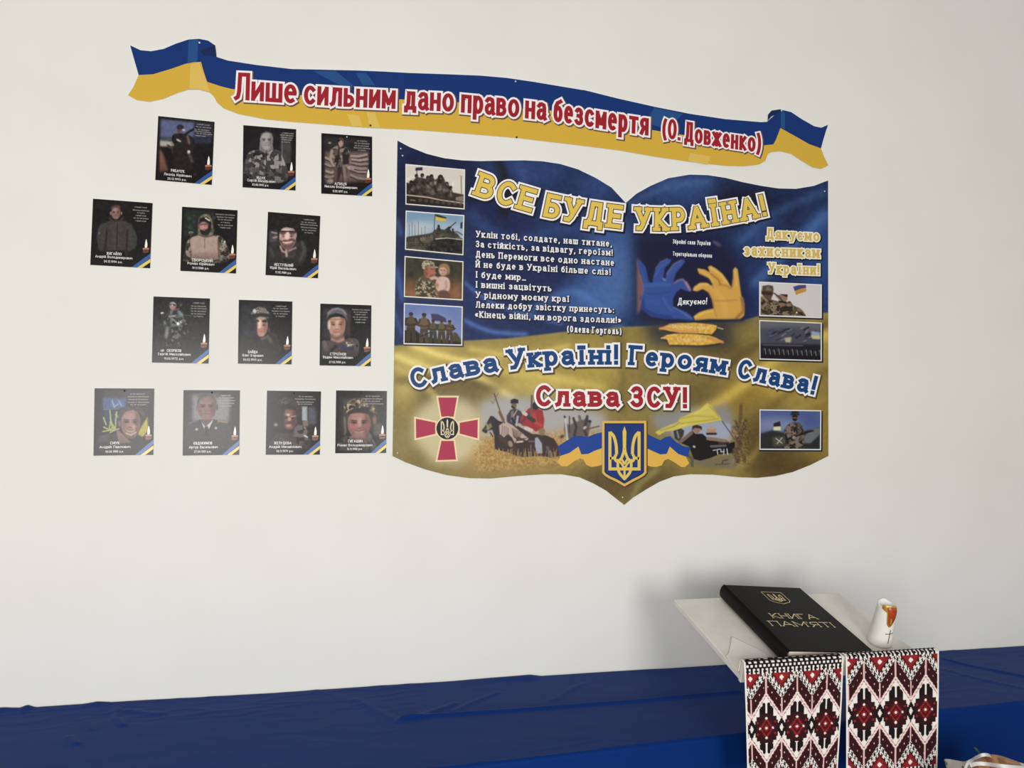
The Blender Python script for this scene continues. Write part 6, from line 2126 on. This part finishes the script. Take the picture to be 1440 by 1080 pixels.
def embroidery(U, V, seed=0):
    """cross-stitch: U across in pattern periods (0 at a motif), V down from the top of the band; band is 3.44 long"""
    q = 44.0                                              # stitches to the period
    Us, Vs = (np.floor(U * q) + .5) / q, (np.floor(V * q) + .5) / q
    C = np.empty(U.shape + (3,))
    C[:] = WH
    mid = 1.72
    fu = Us - np.round(Us)                                # -0.5..0.5 from the motif
    au = np.abs(fu)
    d = np.abs(Vs - mid)                                  # distance from the middle row
    # zigzag height measured from the middle: the band's inner edge
    z = d - (.98 - 1.28 * au)                             # 0 on the zigzag, positive outside

    def put(m, c):
        C[m] = c
    inside = z < 0
    put((z > -.09) & (z < -.05), PK)
    band = (z >= .03) & (z < .47)
    put((z >= 0) & (z < .5), PK2)
    put(band, BLK_ * .4 + DR * .6)
    k = (np.floor(Us * q) % 6 == 2) & (np.abs(z - .25) < .024)
    put(band & k, PK2)
    put((au < .014) & (z > 0) & (z < .5), PK2)
    put((au > .486) & (z > 0) & (z < .5), PK2)
    put((z >= .47) & (z < .49), WH)
    # beaded border
    bead = (z >= .49) & (z < .76)
    put(bead, WH)
    ck = ((np.floor(Us * q / 2) + np.floor(Vs * q / 2)) % 2 == 0)
    dot = np.floor(Us * q / 2) % 2 == 0
    put(bead & (z < .61), BLK_)
    put(bead & dot & (z < .59) & (z > .505), WH)
    put(bead & (z > .66), BLK_)
    put(bead & ~dot & (z > .67) & (z < .745), WH)
    put(z >= .76, RD)
    k2 = (z >= .76) & ((np.floor(Us * q / 2) + np.floor(Vs * q / 2)) % 2 == 0)
    put(k2 & (z < .86), DR)
    dia = np.abs(au - .5) + np.abs(d - 1.40)
    put(dia < .075, WH)
    # top and bottom edge strips
    ed = d - 1.54
    put(ed > 0, BLK_)
    put((ed > .0) & (ed < .13) & (np.floor(Us * q / 3) % 2 == 0), WH)
    put((ed > .19) & (ed < .24) & (np.floor(Us * q / 3) % 2 == 1), WH)
    put((ed > .29) & (ed < .34) & (np.floor(Us * q / 4) % 2 == 0), WH)
    put((ed > .40) & (ed < .44) & (np.floor(Us * q / 5) % 2 == 0), WH)
    put((ed > .045) & (ed < .08) & (np.floor(Us * q / 2) % 2 == 0), BLK_)
    # motif: stepped diamond with flowers at top and bottom
    st = np.floor(au * q / 5) * 5 / q + np.floor(d * q / 5) * 5 / q
    body = (st < .46) & (d < .42) & (au < .39)
    put(body, BLK_ * .5 + DR * .5)
    dm = au * 1.15 + d
    put(body & (dm < .36), DR)
    put(body & (np.abs(dm - .24) < .035), RD)
    put((dm < .12), RD)
    put((dm < .05), WH)
    for (a, b2) in ((.22, .0), (.0, .27), (.3, .16)):
        put((np.abs(au - a) + np.abs(d - b2)) < .045, WH if b2 != .16 else RD)
    fl = ((np.abs(au - .08) / .075) ** 2 + ((d - .56) / .165) ** 2 < 1) | ((np.abs(au - .16) / .07) ** 2 + ((d - .50) / .11) ** 2 < 1)
    put(fl, BLK_)
    put((au < .014) & (d > .46) & (d < .72), WH)
    # small black stars between the motifs
    g = np.abs(au - .5)
    s_ = (g * 1.7 + d < .30) & ((g * .8 + d) < .28) & (g < .14)
    put(s_, BLK_)
    put((g * 1.8 + d) < .12, WH)
    return C


stitch = np.random.RandomState(4)


def towel(name, label, corners, u_off, v_top, flap, sway, tail, periods):
    """corners: top-left, top-right, bottom-right, bottom-left pixels of the front fall, on the plane in front of the ledge;
    flap(u): how far the back end lies up the board"""
    lipf = brd(0, -LT, LIP)
    yh = lipf[1] - .0035
    pl = lambda x, y: on_plane(x, y, (0, yh, 0), (0, 1, 0))
    tl_, tr_, br_, bl_ = [pl(*p) for p in corners]
    nu, nb, nv = 220, 70, 320
    u = np.linspace(0, 1, nu)
    per = abs(tr_[0] - tl_[0]) / periods
    xt = tl_[0] + (tr_[0] - tl_[0]) * u
    xb = bl_[0] + (br_[0] - bl_[0]) * u
    z0 = lipf[2] + .0030
    drop = z0 - (bl_[2] + br_[2]) / 2
    G = np.zeros((nb + nv, nu, 3))
    VV = np.zeros((nb + nv, nu))
    for i in range(nu):
        # back end on the board, up the inside of the ledge, over its top
        path = [(flap(u[i]), .0022), (.0075, .0022), (.0035, .006), (.0030, LIP - .002), (.0005, LIP + .0028), (-LT * .5, LIP + .0036), (-LT - .001, LIP + .0026)]
        pp = np.array(path)
        L = np.r_[0, np.cumsum(np.hypot(*np.diff(pp, axis=0).T))]
        for j in range(nb):
            d = L[-1] * j / nb
            G[j, i] = brd(xt[i], np.interp(d, L, pp[:, 0]), np.interp(d, L, pp[:, 1]))
            VV[j, i] = -(L[-1] - d) / per
    for j in range(nv):
        h = j / (nv - 1) * (1 + tail / drop)
        x = xt + (xb - xt) * h
        fold = sway * (.55 + .25 * np.sin(u * 5.6 + u_off * 3) + .2 * np.sin(u * 12 + 1.3)) * min(1, h * 2.5)
        y = yh - fold
        z = np.full(nu, z0 - .0012) - drop * h
        G[nb + j] = np.stack([x, y, z], -1)
        VV[nb + j] = drop * h / per
    UU = u[None, :] * periods + u_off
    V = VV + v_top
    C = embroidery(np.broadcast_to(UU, V.shape), V)
    d = np.abs(V - 1.72)
    C[d > 2.06] = WH
    hem = (V - 1.72) > 1.86
    C[hem] = WH
    strip = hem & (np.abs(UU - np.round(UU * 2) / 2) < .05)
    C[strip] = np.array((190, 184, 178)) / 255
    scal = hem & ((V - 1.72) < 1.86 + .10 * np.abs(np.sin(UU * PI * 2)))
    C[scal] = BLK_
    C[np.broadcast_to((u < .014) | (u > .986), V.shape)] = WH
    o = grid_mesh(name, G, towel_m, None, C)
    md = o.modifiers.new('thickness', 'SOLIDIFY')
    md.thickness = .0011
    md.offset = 1
    tag(o, label, 'towel', 'embroidered towels hung over the lectern ledge')
    return o


# the left towel's plain end lies on the board beside the book's spine
flap1 = lambda u: float(np.interp(u, [0, .06, .22, .40, .44, 1], [.075, .09, .165, .09, .012, .012]))
towel('embroidered_towel', 'red and black embroidered towel hanging left from the lectern ledge, under the book', [(1046, 926), (1186, 917), (1177, 1080), (1050, 1080)], -.68, 1.72 - 1.86, flap1, .006, .04, 3.2)
towel('embroidered_towel', 'red and black embroidered towel hanging right from the lectern ledge, under the candle', [(1189, 918), (1320, 912), (1317, 1073), (1189, 1079)], -.57, 1.72 - 1.60, lambda u: .012, .005, .05, 3.0)

# ------------------------------------------------------------------ wrapped bouquet in the lower right corner
vase_m = mat('glazed_vase', (92, 96, 100), .3)
wrap_m = mat('grey_wrapping_paper', (176, 174, 168), .45, .5)
n_, l_, b_ = nodes(wrap_m)
v_ = n_.new('ShaderNodeTexVoronoi')
v_.inputs['Scale'].default_value = 42
r_ = n_.new('ShaderNodeValToRGB')
r_.color_ramp.elements[0].position = .16
r_.color_ramp.elements[1].position = .24
r_.color_ramp.elements[0].color = rgb((52, 52, 50))
r_.color_ramp.elements[1].color = rgb((178, 176, 168))
tc_ = n_.new('ShaderNodeTexCoord')
l_.new(tc_.outputs['Object'], v_.inputs['Vector'])
l_.new(v_.outputs['Distance'], r_.inputs[0])
l_.new(r_.outputs[0], b_.inputs['Base Color'])
kraft_m = mat('kraft_ribbon', (168, 124, 92), .5)
white_rb = mat('white_satin_ribbon', (226, 224, 220), .35)
leaf_m = mat('green_leaf', (58, 84, 40), .5)
YB = -.86
bp2 = lambda x, y, dy=0: on_plane(x, y, (0, YB + dy, 0), (0, 1, 0))
c0 = bp2(1400, 1100)
bx, bz = c0[0], c0[2]
bq = thing('wrapped_bouquet', (bx, YB, 0), 'grey paper wrapped bouquet with brown and white ribbon in bottom right corner', 'bouquet')
b = MB()
prof_v = [(.07, 0), (.085, .02), (.1, .15), (.095, .3), (.07, .42), (.06, .5), (.066, .52)]
n = 32
vs, fs = [], []
for r, z in prof_v + [(r - .006, z) for r, z in prof_v[::-1][:-1]] + [(0.06, .012)]:
    vs += [(bx + r * math.cos(2 * PI * k / n), YB + r * math.sin(2 * PI * k / n), z) for k in range(n)]
rows_ = len(vs) // n
for i in range(rows_ - 1):
    for k in range(n):
        fs.append((i * n + k, i * n + (k + 1) % n, (i + 1) * n + (k + 1) % n, (i + 1) * n + k))
fs.append(tuple(range(n - 1, -1, -1)))
fs.append(tuple((rows_ - 1) * n + k for k in range(n)))
b.raw(vs, fs)
b.build('vase', vase_m, bq, smooth=True)
# paper cone
nu, nv = 90, 40
G = np.zeros((nv, nu, 3))
topz = bp2(1385, 1092)[2]
for j in range(nv):
    t = j / (nv - 1)
    for i in range(nu):
        a = 2 * PI * i / (nu - 1)
        r = .045 + .085 * t ** 1.3 + .012 * t * math.sin(a * 7) + .006 * t * math.sin(a * 13 + 1)
        z = .30 + (topz - .30) * t + .005 * t * math.sin(a * 3 + .5)
        G[j, i] = (bx + r * math.cos(a) * 1.0, YB + r * math.sin(a) * .8, z)
o = grid_mesh('wrapping_paper', G, wrap_m, bq)


# crumpled tissue filling the mouth of the wrapping
th_, rr_ = np.meshgrid(np.linspace(0, 2 * PI, 60), np.linspace(.004, .112, 26))
gx, gy = bx + rr_ * np.cos(th_), YB + rr_ * np.sin(th_) * .8
gz = topz - .035 + .03 * np.cos(rr_ / .112 * 1.4) + .016 * (fbm(gx * 30 + 90, gy * 30 + 90, 8, 3) - .5)
grid_mesh('tissue_paper', np.stack([gx, gy, gz], -1), mat('tissue_paper', (196, 190, 180), .7, .2), bq, flip=True)


def strip(name, px, dy, w, m, sag=.0):
    """a curled ribbon along photo pixels, at its own distance from the wall"""
    sp = smooth_poly(px, 6, False)
    pts = [bp2(x, y, dy + .03 * math.sin(i * .2)) for i, (x, y) in enumerate(sp)]
    G = np.zeros((6, len(pts), 3))
    for k in range(6):
        f = k / 5 - .5
        for i, p in enumerate(pts):
            G[k, i] = p + np.array([0, f * w * .6, (f - .5) * w * .8])
    o = grid_mesh(name, G, m, bq)
    md = o.modifiers.new('thickness', 'SOLIDIFY')
    md.thickness = .0015
    return o


P8 = lambda pts: pix((1300, 1000), 10.286, pts)
strip('white_ribbon', P8([(560, 900), (620, 740), (700, 690), (780, 640), (860, 614), (930, 622), (980, 655)]), -.02, .008, white_rb)
strip('kraft_ribbon', P8([(700, 745), (790, 700), (870, 668), (960, 655), (1080, 662), (1200, 690), (1300, 725), (1440, 775)]), .0, .04, kraft_m)
strip('kraft_ribbon', P8([(780, 735), (880, 700), (1000, 690), (1150, 705), (1300, 745), (1420, 800)]), -.03, .03, kraft_m)
strip('white_ribbon', P8([(660, 760), (760, 738), (900, 742), (1050, 762), (1200, 782), (1360, 795), (1480, 810)]), -.06, .010, white_rb)
b = MB()
lf = P8([(790, 620), (770, 590), (735, 545), (722, 518), (752, 535), (785, 570), (805, 600), (850, 640), (820, 680)])
lp = [bp2(x, y, -.02) for x, y in lf]
b.poly(lp)
b.poly([p + np.array([0, .0025, 0]) for p in lp][::-1])
for i in range(len(lp)):
    j = (i + 1) % len(lp)
    b.poly([lp[i], lp[i] + np.array([0, .0025, 0]), lp[j] + np.array([0, .0025, 0]), lp[j]])
b.build('leaf', leaf_m, bq)
